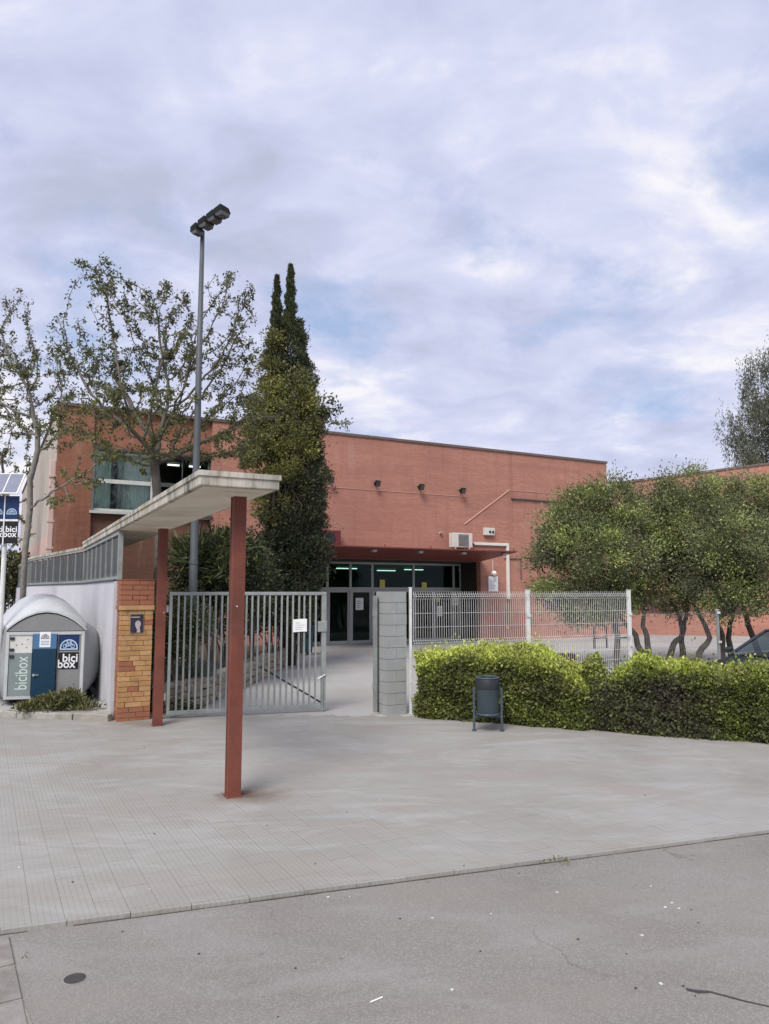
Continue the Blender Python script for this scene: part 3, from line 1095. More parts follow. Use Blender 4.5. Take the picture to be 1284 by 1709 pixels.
    MB().box(RECL - 2, RECR + 3, GB + .06, 8.5, .02, .05).build('lobby_floor', 'lobby_floor', bld)
    for x, y in ((RECL + 1.3, 4.6), (RECL + 3.0, 3.4), (RECL + 6.6, 3.6), (RECL + 6.2, 5.6)):
            MB().box(x, x + 1.0, y, y + .09, 3.2, 3.24).build('ceiling_light', 'tube_light', bld)
    # thin red canopy tilted up towards its front edge
    a0, a1 = RECL - .6, RECR + .03
    pr = 2.55; zf = RZ + .29
    sl_ = MB()
    sl_.v = [(a0, -.003, RZ), (a1, -.003, RZ), (a1, -.003, RZ + .07), (a0, -.003, RZ + .07), (a0, -pr, zf), (a1, -pr, zf), (a1, -pr, zf + .05), (a0, -pr, zf + .05)]
    sl_.f = [(0, 1, 5, 4), (1, 2, 6, 5), (2, 3, 7, 6), (3, 0, 4, 7), (4, 5, 6, 7), (0, 3, 2, 1)]
    cn = sl_.build('entrance_canopy', 'canopy_red', bld)
    for i in range(5):
        x = a0 + .5 + i * (a1 - a0 - 1) / 4
        MB().box(x - .05, x + .05, -pr + .05, -.02, RZ - .02, RZ - .005, Matrix.Identity(4)).build('purlin', 'canopy_red', cn) if False else None
        y0, y1 = -pr + .15, -pr + .35
        zz = lambda y: RZ + (zf - RZ) * (-y / pr)
        MB().box(x - .09, x + .09, y0, y1, zz(y1) - .10, zz(y1) - .012).build('canopy_lamp', 'frame_alu', cn)
        MB().cyl((x + .4, -pr + .1, zz(-pr + .1) + .03), (x + .4, -pr + .1, zz(-pr + .1) + .16), .025, .02, 8).build('canopy_bolt', 'canopy_red', cn)
    # dark metal bar, ghost line of a former lean-to, cable runs
    x0, z0 = FP(853, 832); x1, z1 = FP(962, 840)
    MB().cyl((x0, -.05, z0), (x1 + .6, -.05, z0), .045, n=8).build('wall_bar', 'coping', bld)
    for q in (x0 + .1, (x0 + x1) / 2, x1):
        MB().box(q - .03, q + .03, -.05, 0.001, z0 - .07, z0 + .03).build('bar_bracket', 'coping', bld)
    x0, z0 = FP(775, 875); x1, z1 = FP(850, 818)
    MB().tube([(x0, -.008, z0), (x1, -.008, z1)], .03, 5).build('cable', 'cable', bld)
    x2 = FP(965, 826)[0]
    MB().tube([(x1, -.008, z1), (x2 + .4, -.008, z1)], .014, 5).build('cable', 'cable', bld)
    xs, zs = FP(548, 812)
    MB().tube([(xs - .3, -.008, zs - .02), (x1 - 2.4, -.008, zs - .02)], .012, 5).build('cable', 'cable', bld)
    x0, z0 = FP(845, 932); x1, z1 = FP(869, 936)
    MB().tube([(x0 - .1, -.03, z0), (x1, -.03, z0), (x1, -.03, z0 - .9)], .03, 6).build('conduit', 'coping', bld)
    x0, z0 = FP(333, 864); x1, _ = FP(392, 866)
    MB().box(x0, x1, .05, .128, z0 - .05, z0 + .04).build('cable_trunking', 'pipe_white', bld)
    x0, z0 = FP(440, 912); _, z1 = FP(440, 972)
    MB().tube([(x0 + .7, -.03, z0), (x0, -.03, z0), (x0, -.03, z1)], .028, 6).build('conduit', 'pipe_white', bld)
    # square downpipe at the corner
    dp = MB().box(-.20, -.02, .12, .30, .1, 6.6)
    dpo = dp.build('downpipe', 'pipe_pink', bld, bevel=.02)
    for z in (1.4, 3.6, 4.5, 6.0):
        MB().box(-.22, 0.0, .10, .32, z, z + .08).build('pipe_clamp', 'pipe_pink', dpo)
    # white pipe duct with an elbow, right of the air conditioner
    x0, z0 = FP(790, 907); x1, _ = FP(846, 908); _, z1 = FP(846, 1000)
    d = MB()
    d.box(x0, x1 + .06, -.11, -.002, z0 - .07, z0 + .05)
    d.box(x1 - .07, x1 + .058, -.112, -.003, z1, z0 - .072)
    d.build('pipe_duct', 'pipe_white', bld, bevel=.012)


build_main()


def wall_point(px, py, off=0.0):
    a, z = FP(px, py)
    P = CORNER + U * a + V * off
    P.z = z
    return P


def build_wall_fixtures():
    # small floodlights in a row
    for px, py, lab in ((548, 800, 'small dark floodlight on the brick facade right against the cypress'), (625, 806, 'small dark facade floodlight, second in its row from the cypress'), (698, 812, 'small dark facade floodlight, third in its row from the cypress'), (767, 818, 'small dark floodlight on the facade high above the air conditioner')):
        P = wall_point(px, py)
        t = thing('wall_floodlight', lab, 'lamp', P, TH, 'floodlights high on the brick facade')
        MB().box(-.04, .04, -.22, 0.0, -.02, .02).build('bracket', 'lamp_dark', t)
        m_ = Matrix.Translation((0.02, -.26, -.05)) @ Matrix.Rotation(R(25), 4, 'X')
        MB().box(-.11, .11, -.06, .06, -.12, .12, m_).build('housing', 'lamp_dark', t, bevel=.015)
        MB().box(-.09, .09, -.066, -.061, -.10, .10, m_).build('lens', 'lamp_glass', t)
    # air conditioner
    a0, z1 = FP(747, 890); a1, z0 = FP(780, 915)
    w = a1 - a0; h = z1 - z0
    P = CORNER + U * a0; P.z = z0
    t = thing('air_conditioner', 'white air conditioning unit on the brick wall beside a white pipe duct', 'air conditioner', P, TH)
    MB().box(0, w, -.42, -.10, 0, h).build('housing', 'ac_white', t, bevel=.02)
    g = MB()
    for i in range(9):
        g.box(w * .3, w * .78, -.445, -.422, h * .12 + i * h * .085, h * .12 + i * h * .085 + .03)
    g.build('grille', 'ac_grille', t)
    MB().box(w * .28, w * .80, -.426, -.4205, h * .08, h * .92).build('fan_guard', 'ac_grille', t)
    for x in (.12, w - .18):
        MB().box(x, x + .05, -.42, 0.0, -.06, -.003).build('bracket', 'ac_white', t)
        MB().box(x, x + .05, -.05, 0.0, -.003, h * .6).build('bracket', 'ac_white', t)
    MB().tube([(w - .001, -.28, h * .35), (w + .15, -.2, h * .3), (w + .33, -.06, h * .28)], .03, 6).build('hose', 'rubber', t)
    # red box with a fan
    a0, z1 = FP(530, 885); a1, z0 = FP(563, 912)
    w = a1 - a0; h = z1 - z0
    P = CORNER + U * a0; P.z = z0
    t = thing('extractor_fan', 'dark red extractor box with round fan opening above the canopy beside the cypress', 'extractor fan', P, TH)
    MB().box(0, w, -.35, 0, 0, h).build('housing', 'dark_red_box', t, bevel=.015)
    cx, cz, rr = w * .45, h * .5, h * .38
    MB().cyl((cx, -.352, cz), (cx, -.375, cz), rr, rr * .96, 24).build('fan_ring', 'bin_dark', t)
    b = MB()
    for i in range(5):
        an = i * 2 * PI / 5
        p = [(cx + rr * .2 * math.cos(an), -.382, cz + rr * .2 * math.sin(an)), (cx + rr * .85 * math.cos(an - .2), -.378, cz + rr * .85 * math.sin(an - .2)), (cx + rr * .85 * math.cos(an + .35), -.392, cz + rr * .85 * math.sin(an + .35))]
        b.poly(p)
    b.build('fan_blade', 'iron', t)
    # emergency light box
    a0, z1 = FP(806, 881); a1, z0 = FP(823, 894)
    w = a1 - a0; h = z1 - z0
    P = CORNER + U * a0; P.z = z0
    t = thing('alarm_box', 'cream box with two dark round lenses high on the brick wall', 'alarm', P, TH)
    MB().box(0, w, -.16, 0, 0, h).build('housing', 'ac_white', t, bevel=.015)
    for f_ in (.5, .8):
        MB().cyl((w * f_, -.16, h * .45), (w * f_, -.19, h * .45), .06, .05, 12).build('lens', 'bin_dark', t)
    # notice board and bulkhead lamp beside the entrance
    a0, z1 = FP(815, 962); a1, z0 = FP(831, 987)
    w = a1 - a0; h = z1 - z0
    P = CORNER + U * a0; P.z = z0
    t = thing('wall_notice', 'pale framed notice on the brick wall right of the entrance', 'notice', P, TH)
    MB().box(0, w, -.03, 0, 0, h).build('board', 'paper', t)
    k = MB()
    for i in range(7):
        k.box(w * .15, w * (.6 + .25 * random.random()), -.033, -.0305, h * (.2 + i * .09), h * (.225 + i * .09))
    k.build('lettering', 'paper_ink', t)
    a0, z1 = FP(822, 935); _, z0 = FP(822, 957)
    P = CORNER + U * a0; P.z = z0
    t = thing('wall_lamp', 'small white globe lamp on a thin conduit under the canopy end', 'lamp', P, TH)
    import bmesh
    bm = bmesh.new(); bmesh.ops.create_uvsphere(bm, u_segments=14, v_segments=10, radius=.11)
    me = bpy.data.meshes.new('globe'); bm.to_mesh(me); bm.free(); me.materials.append(M['paper'])
    me.polygons.foreach_set('use_smooth', [True] * len(me.polygons))
    o = link('globe', me, t); o.location = (0, -.12, 0)
    MB().box(-.06, .06, -.06, 0, -.06, .06).build('base', 'ac_white', t)
    MB().cyl((0, -.03, .06), (0, -.03, z1 - z0), .015).build('conduit', 'ac_white', t)
    # small sensor left of the air conditioner
    P = wall_point(735, 890)
    t = thing('wall_sensor', 'tiny dark sensor on the brick wall left of the air conditioner', 'sensor', P, TH)
    MB().box(-.05, .05, -.10, 0, -.04, .05).build('housing', 'ac_white', t, bevel=.01)
    MB().cyl((-.02, -.10, 0), (-.02, -.13, 0), .04, .03, 10).build('eye', 'bin_dark', t)
    # notices stuck on the entrance glass
    k = 0
    for px, py, w, h, mat, lab in ((601, 1008, .36, .50, 'paper', 'white notice with dark drawing taped inside the open entrance door'),
                                   (639, 974, .25, .32, 'yellow', 'pale yellow notice on the upper entrance glass above the block pillar'),
                                   (709, 978, .25, .32, 'yellow', 'pale yellow notice on the upper entrance glass behind the fence'),
                                   (732, 1001, .20, .16, 'yellow', 'small bright yellow sticker on the entrance glass behind the mesh fence'),
                                   (735, 1020, .28, .45, 'paper', 'tall pale notice under the yellow sticker on the entrance glass'),
                                   (761, 1004, .36, .34, 'paper', 'square white notice on the dark entrance panel behind the mesh fence')):
        a, z = FP(px, py, 1.40)
        P = CORNER + U * a + V * 1.436; P.z = z
        t = thing('door_notice', lab, 'notice', P, TH)
        MB().box(-w / 2, w / 2, 0, .004, -h / 2, h / 2).build('sheet', mat, t)
        g = MB()
        for i in range(4):
            g.box(-w * .35, w * random.uniform(0, .35), -.002, -.0005, h * (-.35 + i * .18), h * (-.29 + i * .18))
        g.build('lettering', 'paper_ink', t)


build_wall_fixtures()


# ------------------------------------------------------------------ lower wing on the right
def build_wing():
    p0 = Q(1030, 1000, 38.5); p0.z = 0
    p1 = Q(1400, 1000, 36.0); p1.z = 0
    d = p1 - p0
    L_ = d.length
    ang = math.atan2(d.y, d.x)
    t = thing('brick_wing', 'lower red brick building behind the round bushy trees', 'building', p0, ang)
    def on(px, py):
        r_ = ray(px, py)
        n = Vector((-d.y, d.x, 0)).normalized()
        P = CAM + r_ * ((p0 - CAM).dot(n) / r_.dot(n))
        return (P - p0).dot(d.normalized()), P.z
    xa, za = on(1048, 806); xb, zb = on(1210, 785)
    sl_ = (zb - za) / (xb - xa)
    z0 = za - sl_ * xa; z1 = z0 + sl_ * L_
    w = MB()
    w.prism([(0, 0, 0), (L_, 0, 0), (L_, 0, z1), (0, 0, z0)], (0, 12, 0))
    w.build('wall', 'brick', t)
    c = MB()
    c.prism([(-.05, -.05, z0 + .003), (L_ + .05, -.05, z1 + .003), (L_ + .05, -.05, z1 + .11), (-.05, -.05, z0 + .11)], (0, .4, 0))
    c.build('coping', 'coping', t)
    # ridge of a metal roof behind the parapet
    x, z = on(1065, 800)
    r_ = MB()
    r_.prism([(x + .1, 4, z0), (x + 1.6, 4, z0), (x + .85, 4, z + .55)], (3, 5, 0))
    ro = r_.build('skylight', 'metal_roof', t)
    x, z = on(1160, 790)
    r_ = MB()
    r_.prism([(x, 4, z0), (x + 2.2, 4, z0), (x + 1.2, 4, z + .55)], (3, 5, 0))
    r_.build('skylight', 'metal_roof', t)
    for px in (1060, 1180):
        x, _ = on(px, 900)
        f = MB().box(x, x + 1.6, -.02, .02, 1.1, 2.2)
        f.build('window', 'frame_maroon', t)
    x, z = on(1130, 1040)


build_wing()


# ------------------------------------------------------------------ covered walkway, wall and railing on the left
WD = R(26.85)
WV = Vector((-math.sin(WD), math.cos(WD), 0))
WU = Vector((math.cos(WD), math.sin(WD), 0))
WALL0 = Vector((-4.66, 13.05, 0))


def build_walkway():
    root = Vector((-1.90, 7.62, 0))
    t = thing('covered_walkway', 'narrow concrete canopy slab carried by two red-brown steel posts', 'canopy', root, WD)
    wid = 0.86
    ztop, zbot = 3.425, 3.285
    LEN = 12.8
    s = MB()
    s.box(0, wid, 0, LEN, zbot + .001, ztop)
    so_ = s.build('roof_slab', 'cast_concrete', t, bevel=.012)
    MB().box(.05, wid - .05, .05, LEN - .05, zbot - .006, zbot).build('soffit_panel', 'soffit', so_)
    # pale rim along the upper edge
    r_ = MB()
    r_.box(-.015, wid + .015, -.015, .03, ztop - .035, ztop + .02)
    r_.box(-.015, .03, .032, LEN, ztop - .035, ztop + .02)
    r_.build('rim', 'cast_concrete', so_)
    MB().box(.45, .53, .3, .38, ztop + .001, ztop + .06).build('roof_outlet', 'cast_concrete', so_)
    for P, nm in ((G(388.5, 1329, PZ), 'a'), (G(262.5, 1211, PZ), 'b')):
        q = P - root
        lx, ly = q.dot(WU), q.dot(WV)
        p = MB()
        # rolled steel section: two flanges and a web, closed look from the front
        p.box(lx - .07, lx + .07, ly - .07, ly - .055, PZ - .03, zbot - .03)
        p.box(lx - .07, lx + .07, ly + .055, ly + .07, PZ - .03, zbot - .03)
        p.box(lx - .062, lx - .05, ly - .054, ly + .054, PZ - .03, zbot - .03)
        p.box(lx + .05, lx + .062, ly - .054, ly + .054, PZ - .03, zbot - .03)
        po = p.build('post', 'post_red', t)
        cp = MB()
        cp.v = [(lx - .08, ly - .08, zbot - .045), (lx + .08, ly - .08, zbot - .045), (lx + .08, ly + .08, zbot - .045), (lx - .08, ly + .08, zbot - .045),
                (lx - .20, ly - .12, zbot - .008), (lx + .20, ly - .12, zbot - .008), (lx + .20, ly + .12, zbot - .008), (lx - .20, ly + .12, zbot - .008)]
        cp.f = [(0, 3, 2, 1), (4, 5, 6, 7), (0, 1, 5, 4), (1, 2, 6, 5), (2, 3, 7, 6), (3, 0, 4, 7)]
        cp.build('capital', 'soffit', po)
        # worn paint chips
        for k in range(1):
            zz = random.uniform(1.2, 2.2); xx = random.uniform(-.05, .05)
            c = MB().cyl((lx + xx, ly - .0702, zz), (lx + xx, ly - .0712, zz), random.uniform(.006, .014), n=7)
            c.build('paint_chip', 'paper', po)
        fo = MB().box(lx - .085, lx + .085, ly - .085, ly + .085, .012, PZ + .012)
        fo.build('foot_plate', 'rust_stain', po)
    # white wall in three stretches, bending to pass the corner of the building
    WT = 2.38
    W1 = WALL0 + WV * 6.7
    W2 = Vector((-11.85, 25.0, 0))
    W3 = W2 + V * 14
    path = [WALL0 + WV * .25, W1, W2, W3]
    wl = thing('garden_wall', 'long smooth white wall running back from the brick pillar', 'wall', WALL0, 0)
    rl = thing('railing', 'grey louvred metal railing standing on the white wall under the canopy', 'railing', WALL0 + Vector((0, 0, WT + .03)), 0)
    def strip(x0, x1, z0, z1, name, mat, root, rz, cut=0.0):
        pl, pr = [], []
        for i_, p in enumerate(path):
            dirs = []
            if i_ > 0: dirs.append((p - path[i_ - 1]).normalized())
            if i_ < len(path) - 1: dirs.append((path[i_ + 1] - p).normalized())
            d_ = sum(dirs, Vector((0, 0, 0))).normalized()
            n_ = Vector((d_.y, -d_.x, 0))
            q = p - WALL0
            if i_ == 0: q = q - WV * cut
            pl.append(q + n_ * x0); pr.append(q + n_ * x1)
        secs = [[(a.x, a.y, z0), (b.x, b.y, z0), (b.x, b.y, z1), (a.x, a.y, z1)] for a, b in zip(pl, pr)]
        return MB().loft(secs).build(name, mat, root)
    strip(0, .19, 0, WT, 'wall_body', 'white_wall', wl, 0)
    strip(-.02, .21, WT + .001, WT + .03, 'coping', 'bin_dark', wl, 0)
    hh = 3.268 - WT - .03 - .06
    for a, b in zip(path[:-1], path[1:]):
        d_ = b - a; ln = d_.length; dn = d_.normalized(); n_ = Vector((dn.y, -dn.x, 0))
        np_ = max(1, round(ln / .92)); pw = ln / np_
        az = math.atan2(dn.y, dn.x) - PI / 2
        for i_ in range(np_):
            o_ = a - WALL0 + dn * (i_ * pw)
            MB().box(.05, .11, 0, .05, .061, hh).build('upright', 'gate_grey', rl, loc=o_, rot=(0, 0, az))
            lv = MB()
            nl = 15
            for k in range(nl):
                zz = .07 + (hh - .12) * k / nl
                b0 = len(lv.v)
                lv.v += [(.065, .052, zz + .05), (.10, .052, zz), (.10, pw - .002, zz), (.065, pw - .002, zz + .05)]
                lv.f.append((b0, b0 + 1, b0 + 2, b0 + 3))
            lv.box(.075, .085, pw * .5 - .008, pw * .5 + .008, .06, hh)
            lv.build('louvre_panel', 'lattice_grey', rl, fix=False, loc=o_, rot=(0, 0, az))
    o_ = path[0] - WALL0
    MB().box(.04, .12, -.08, -.001, 0, hh + .06).build('upright', 'gate_grey', rl, loc=o_, rot=(0, 0, WD))
    strip(.04, .12, hh + .001, hh + .055, 'top_rail', 'gate_grey', rl, 0)
    strip(.04, .12, .0, .058, 'bottom_rail', 'gate_grey', rl, 0)
    path = [W1 + WV * .08, W2, W3]
    strip(.02, .14, 3.27, 3.34, 'beam', 'cast_concrete', wl, 0)


build_walkway()


def build_brick_pillar():
    W_, D_ = .53, .40
    base = Vector((-4.47, 12.80, 0))
    t = thing('brick_pillar', 'weathered ochre and red brick gate pillar carrying a small poster', 'pillar', base, TH)
    ch = .0855
    n = 28
    H_ = n * ch
    MB().box(.012, W_ - .012, .012, D_ - .012, .0, H_ - .01).build('mortar_core', 'mortar', t)
    meshes = {}
    def brick(x0, x1, y0, y1, z0, z1, mat):
        key = (round(x1 - x0, 3), round(y1 - y0, 3), round(z1 - z0, 3), mat)
        if key not in meshes:
            m_ = MB().box(0, key[0], 0, key[1], 0, key[2])
            meshes[key] = m_.mesh('brick', mat)
        o = link('brick', meshes[key], t)
        o.location = (x0 + random.gauss(0, .0015), y0 + random.gauss(0, .0025), z0)
        o.rotation_euler = (0, 0, random.gauss(0, .004))
    jt = .009
    for i in range(n):
        z0, z1 = i * ch + .004, (i + 1) * ch - .005
        red = i < 3 or i >= n - 5
        ex = .022 if i == n - 6 else (.012 if i >= n - 5 else 0.0)
        x_l, x_r, y_f, y_b = -ex, W_ + ex, -ex, D_ + ex
        hd = .18
        sp = [(.30, .64), (.62,), (.36,), (.22, .74), (.5,), (.42, .8)][i % 6] if not red else [(.35, .8), (.55,)][i % 2]
        xs = [x_l] + [x_l + (x_r - x_l) * s_ for s_ in sp] + [x_r]
        for k in range(len(xs) - 1):
            mat = 'brick_red' if red else random.choice(('brick_ochre', 'brick_ochre', 'brick_ochre_pale', 'brick_ochre', 'brick_red' if random.random() < .25 else 'brick_ochre_pale'))
            brick(xs[k] + (jt / 2 if k else 0), xs[k + 1] - (jt / 2 if k < len(xs) - 2 else 0), y_f, y_f + .115, z0, z1, mat)
        m2 = 'brick_red'
        brick(x_l, x_l + .115, y_f + .125, y_b - .1, z0, z1, m2)
        brick(x_r - .115, x_r, y_f + .125, y_b - .1, z0, z1, m2 if red else 'brick_ochre')
        brick(x_l, x_r, y_b - .095, y_b, z0, z1, m2)
    MB().box(-.02, W_ + .02, -.02, D_ + .02, H_ + .001, H_ + .012).build('cap', 'brick_red', t)
    # poster
    p = base + U * .16 + V * -.0085; p.z = 1.50
    po = thing('poster', 'small dark poster with a pale figure pasted on the brick pillar', 'poster', p, TH)
    w, h = .215, .31
    MB().box(-.006, w + .006, -.004, 0, -.006, h + .006).build('sheet', 'kerb', po)
    MB().box(0, w, -.006, -.0045, 0, h).build('picture', 'poster_dark', po)
    pts = []
    for i in range(18):
        a = 2 * PI * i / 18
        pts.append((w * .58 + .045 * math.cos(a) * (1 + .15 * math.sin(3 * a)), -.0065, h * .42 + .075 * math.sin(a)))
    MB().prism(pts, (0, -.0015, 0)).build('figure', 'poster_pale', po)
    MB().prism([(w * .5, -.0065, .002), (w * .78, -.0065, .002), (w * .72, -.0065, h * .3), (w * .56, -.0065, h * .3)], (0, -.001, 0)).build('figure', 'poster_pale', po)
    MB().box(w * .05, w * .7, -.0072, -.0064, h * .82, h * .87).build('lettering', 'poster_pale', po)


build_brick_pillar()


def build_gate():
    a = Vector((-3.74, 13.12, 0)); b = Vector((-1.08, 13.95, 0))
    d = b - a
    L_ = d.length
    t = thing('entrance_gate', 'grey metal bar gate leaf standing slightly ajar beside the brick pillar', 'gate', a, math.atan2(d.y, d.x))
    H0, H1 = .09, 2.19
    MB().box(0, L_, -.025, .025, H1 - .06, H1).build('top_rail', 'gate_grey', t, bevel=.006)
    MB().box(0, L_, -.025, .025, H0, H0 + .07).build('bottom_rail', 'gate_grey', t, bevel=.006)
    MB().box(0, .05, -.024, .024, H0 + .072, H1 - .062).build('stile', 'gate_grey', t)
    MB().box(L_ - .085, L_ - .001, -.03, .03, H0 + .072, H1 - .062).build('stile', 'gate_grey', t)
    n = 24
    bm_ = MB().box(-.016, .016, -.016, .016, H0 + .071, H1 - .061).mesh('bar', 'gate_grey')
    for i in range(n):
        o = link('bar', bm_, t)
        o.location = (.05 + (L_ - .135) * (i + 1) / (n + 1), random.gauss(0, .0015), 0)
        o.rotation_euler = (0, random.gauss(0, .0015), 0)
    MB().tube([(L_ * .57, .035, .86), (L_ - .05, .035, H0 + .08)], .017, 6).build('brace', 'bin_dark', t)
    MB().box(L_ - .155, L_ + .012, -.045, .045, 1.46, 1.65).build('lock_box', 'gate_grey', t, bevel=.008)
    MB().cyl((L_ - .15, -.046, .62), (L_ - .02, -.046, .69), .012).build('bolt_handle', 'galv_white', t)
    MB().cyl((L_ - .06, -.045, .032), (L_ - .06, -.045, .75), .012, n=8).build('drop_bolt', 'gate_grey', t)
    for z in (.4, 1.9):
        MB().cyl((-.03, 0, z - .06), (-.03, 0, z + .06), .03, n=10).build('hinge', 'gate_grey', t)
    # hinge post next to the brick pillar
    ang = math.atan2(d.y, d.x)
    hp = a - d.normalized() * .095
    g = thing('gate_post', 'slim grey steel hinge post between brick pillar and gate', 'gate post', hp, ang)
    MB().box(-.035, .035, -.035, .035, 0, 2.2).build('tube', 'gate_grey', g)
    MB().box(-.04, .04, -.04, .04, 2.2, 2.215).build('cap', 'gate_grey', g)
    # paper sheet fixed to the bars
    pa = a + d * ((L_ - .62) / L_); n_ = Vector((d.y, -d.x, 0)).normalized()
    pp = pa + n_ * .022; pp.z = 1.46
    s = thing('gate_notice', 'white paper notice tied to the bars of the gate', 'notice', pp, math.atan2(d.y, d.x))
    secs = []
    for z in (0, .115, .23):
        secs.append([(x, -.006 * math.sin(x * 14 + z * 9) - .004, z + .012 * math.sin(x * 8)) for x in (0, .065, .13, .195, .26)])
    MB().loft(secs, closed=False).build('sheet', 'paper', s, smooth=True, fix=False)
    k = MB()
    for i in range(4):
        k.box(.04, .04 + random.uniform(.1, .18), -.0135, -.0125, .05 + i * .04, .054 + i * .04)
    k.build('lettering', 'paper_ink', s)


build_gate()


def build_block_pillar():
    base = Vector((.04, 13.46, 0))
    t = thing('block_pillar', 'grey concrete block pillar at the right of the open gate', 'pillar', base, TH)
    n = 11; ch = 2.2 / n; S_ = .405
    MB().box(.01, S_ - .01, .01, S_ - .01, 0, 2.195).build('mortar_core', 'block_joint', t)
    m1 = MB().box(0, .402, 0, .199, 0, ch - .008)
    m2 = MB().box(0, .199, 0, .402, 0, ch - .008)
    k1, k2 = m1.mesh('concrete_block', 'block'), m2.mesh('concrete_block', 'block')
    for i in range(n):
        z = i * ch + .004
        if i % 2 == 0:
            for q in (0, 1):
                o = link('concrete_block', k1, t); o.location = (random.gauss(0, .002), q * .2045, z)
        else:
            for q in (0, 1):
                o = link('concrete_block', k2, t); o.location = (q * .2045, random.gauss(0, .002), z)
        for o_ in ():
            pass
    # steel latch post on its left flank
    p = base - U * .075 + V * .30
    g = thing('latch_post', 'thin grey steel latch post beside the concrete block pillar', 'gate post', p, TH)
    MB().box(-.03, .03, -.03, .03, 0, 2.12).build('tube', 'gate_grey', g)
    MB().box(.032, .055, -.02, .02, .02, 2.08).build('stop_strip', 'bin_dark', g)
    for z in (.45, 1.75):
        MB().box(-.045, -.031, -.02, .02, z, z + .12).build('keeper', 'gate_grey', g)
    MB().box(-.09, .06, -.07, .05, 0, .05).build('foot', 'kerb', g, bevel=.01)


build_block_pillar()


def build_fence():
    P0 = Vector((.47, 13.70, 0))
    d = Vector((2.34, 1.10, 0)); L_ = d.length; ang = math.atan2(d.y, d.x)
    t = thing('mesh_fence', 'white welded wire mesh fence with square posts behind the hedge', 'fence', P0, ang)
    H_ = 2.2
    N = 3
    for i in range(N + 1):
        H_ = 2.2 if i < 3 else 1.76
        hp = (.022, .034, .034, .026)[i]
        p = MB().box(i * L_ - hp, i * L_ + hp, -hp, hp, 0, H_ + (.06 if i == 0 else .02)).build('post', 'galv_white' if i < 3 else 'gate_grey', t, bevel=.006)
        MB().box(i * L_ - hp - .004, i * L_ + hp + .004, -hp - .004, hp + .004, H_ + (.061 if i == 0 else .021), H_ + (.075 if i == 0 else .035)).build('cap', 'galv_white', p)
        if i:
            for z in (.4, 1.05, 1.7):
                MB().box(i * L_ - .045, i * L_ + .045, -.05, -.041, z, z + .05).build('clamp', 'galv_white', p)
    # profile of a wire with three V folds
    H_ = 2.2
    prof = [(0, .08)]
    for zf in (.30, 1.22, 2.06):
        prof += [(0, zf), (-.05, zf + .045), (0, zf + .09)]
    prof += [(0, H_)]
    r = .0036
    for i in range(N):
        w = MB()
        r = .0036 if i < 2 else .0016
        nw = 50
        for k in range(nw + 1):
            x = i * L_ + .06 + (L_ - .12) * k / nw
            w.tube([(x, y, z * (1 if i < 2 else .8)) for y, z in prof], r, 4, caps=False)
        for z in (.10, .30, .39, .55, .80, 1.0, 1.22, 1.31, 1.55, 1.80, 2.06, 2.15):
            z *= 1 if i < 2 else .8
            w.tube([(i * L_ + .045, -.006, z), ((i + 1) * L_ - .045, -.006, z)], r * 1.1, 4, caps=False)
        for z in (.345, 1.265, 2.105):
            z *= 1 if i < 2 else .8
            w.tube([(i * L_ + .045, -.054, z), ((i + 1) * L_ - .045, -.054, z)], r * 1.1, 4, caps=False)
        w.build('wire_panel', 'galv_white' if i < 2 else 'gate_grey', t, fix=False)
    MB().box(0.05, N * L_, -.09, .09, 0.0, .14).build('footing', 'kerb', t)


build_fence()


# ------------------------------------------------------------------ bicycle shelter and its sign
def bike_symbol(parent, cx, y, cz, w, mat='sign_white'):
    """arch with a bicycle, flat on a panel facing -y"""
    r = w * .5
    a = MB()
    pts_o = [(cx - r, y, cz)] + [(cx + r * math.cos(PI - PI * i / 18), y, cz + r * .95 * math.sin(PI * i / 18)) for i in range(19)]
    ri = r * .86
    ring = []
    for i in range(19):
        t = PI - PI * i / 18
        ring.append(((cx + r * math.cos(t), y, cz + r * 1.0 * math.sin(t)), (cx + ri * math.cos(t), y, cz + ri * math.sin(t))))
    for i in range(18):
        a.prism([ring[i][0], ring[i + 1][0], ring[i + 1][1], ring[i][1]], (0, -.002, 0))
    a.box(cx - r, cx + r, y - .002, y, cz - r * .22, cz - r * .08)
    a.box(cx - r, cx - ri, y - .002, y, cz - r * .08, cz)
    a.box(cx + ri, cx + r, y - .002, y, cz - r * .08, cz)
    for s in (-1, 1):
        wc = cx + s * r * .42; wz = cz + r * .22; wr = r * .25
        for i in range(14):
            t0, t1 = 2 * PI * i / 14, 2 * PI * (i + 1) / 14
            a.prism([(wc + wr * math.cos(t0), y, wz + wr * math.sin(t0)), (wc + wr * math.cos(t1), y, wz + wr * math.sin(t1)), (wc + wr * .72 * math.cos(t1), y, wz + wr * .72 * math.sin(t1)), (wc + wr * .72 * math.cos(t0), y, wz + wr * .72 * math.sin(t0))], (0, -.002, 0))
    def bar(p, q, k=.045):
        p, q = Vector((cx + p[0] * r, y, cz + p[1] * r)), Vector((cx + q[0] * r, y, cz + q[1] * r))
        d = (q - p).normalized(); n = Vector((-d.z, 0, d.x)) * (k * r)
        a.prism([p + n, q + n, q - n, p - n], (0, -.002, 0))
    bar((-.42, .22), (-.15, .62)); bar((-.15, .58), (.25, .58)); bar((.42, .22), (.22, .70)); bar((-.42, .22), (.02, .2)); bar((.02, .2), (.25, .58)); bar((.02, .2), (-.2, .7)); bar((.1, .74), (.3, .70)); bar((-.28, .72), (-.1, .72), .05)
    return a.build('bicycle_symbol', mat, parent)


FACE = (R(90), 0, 0)


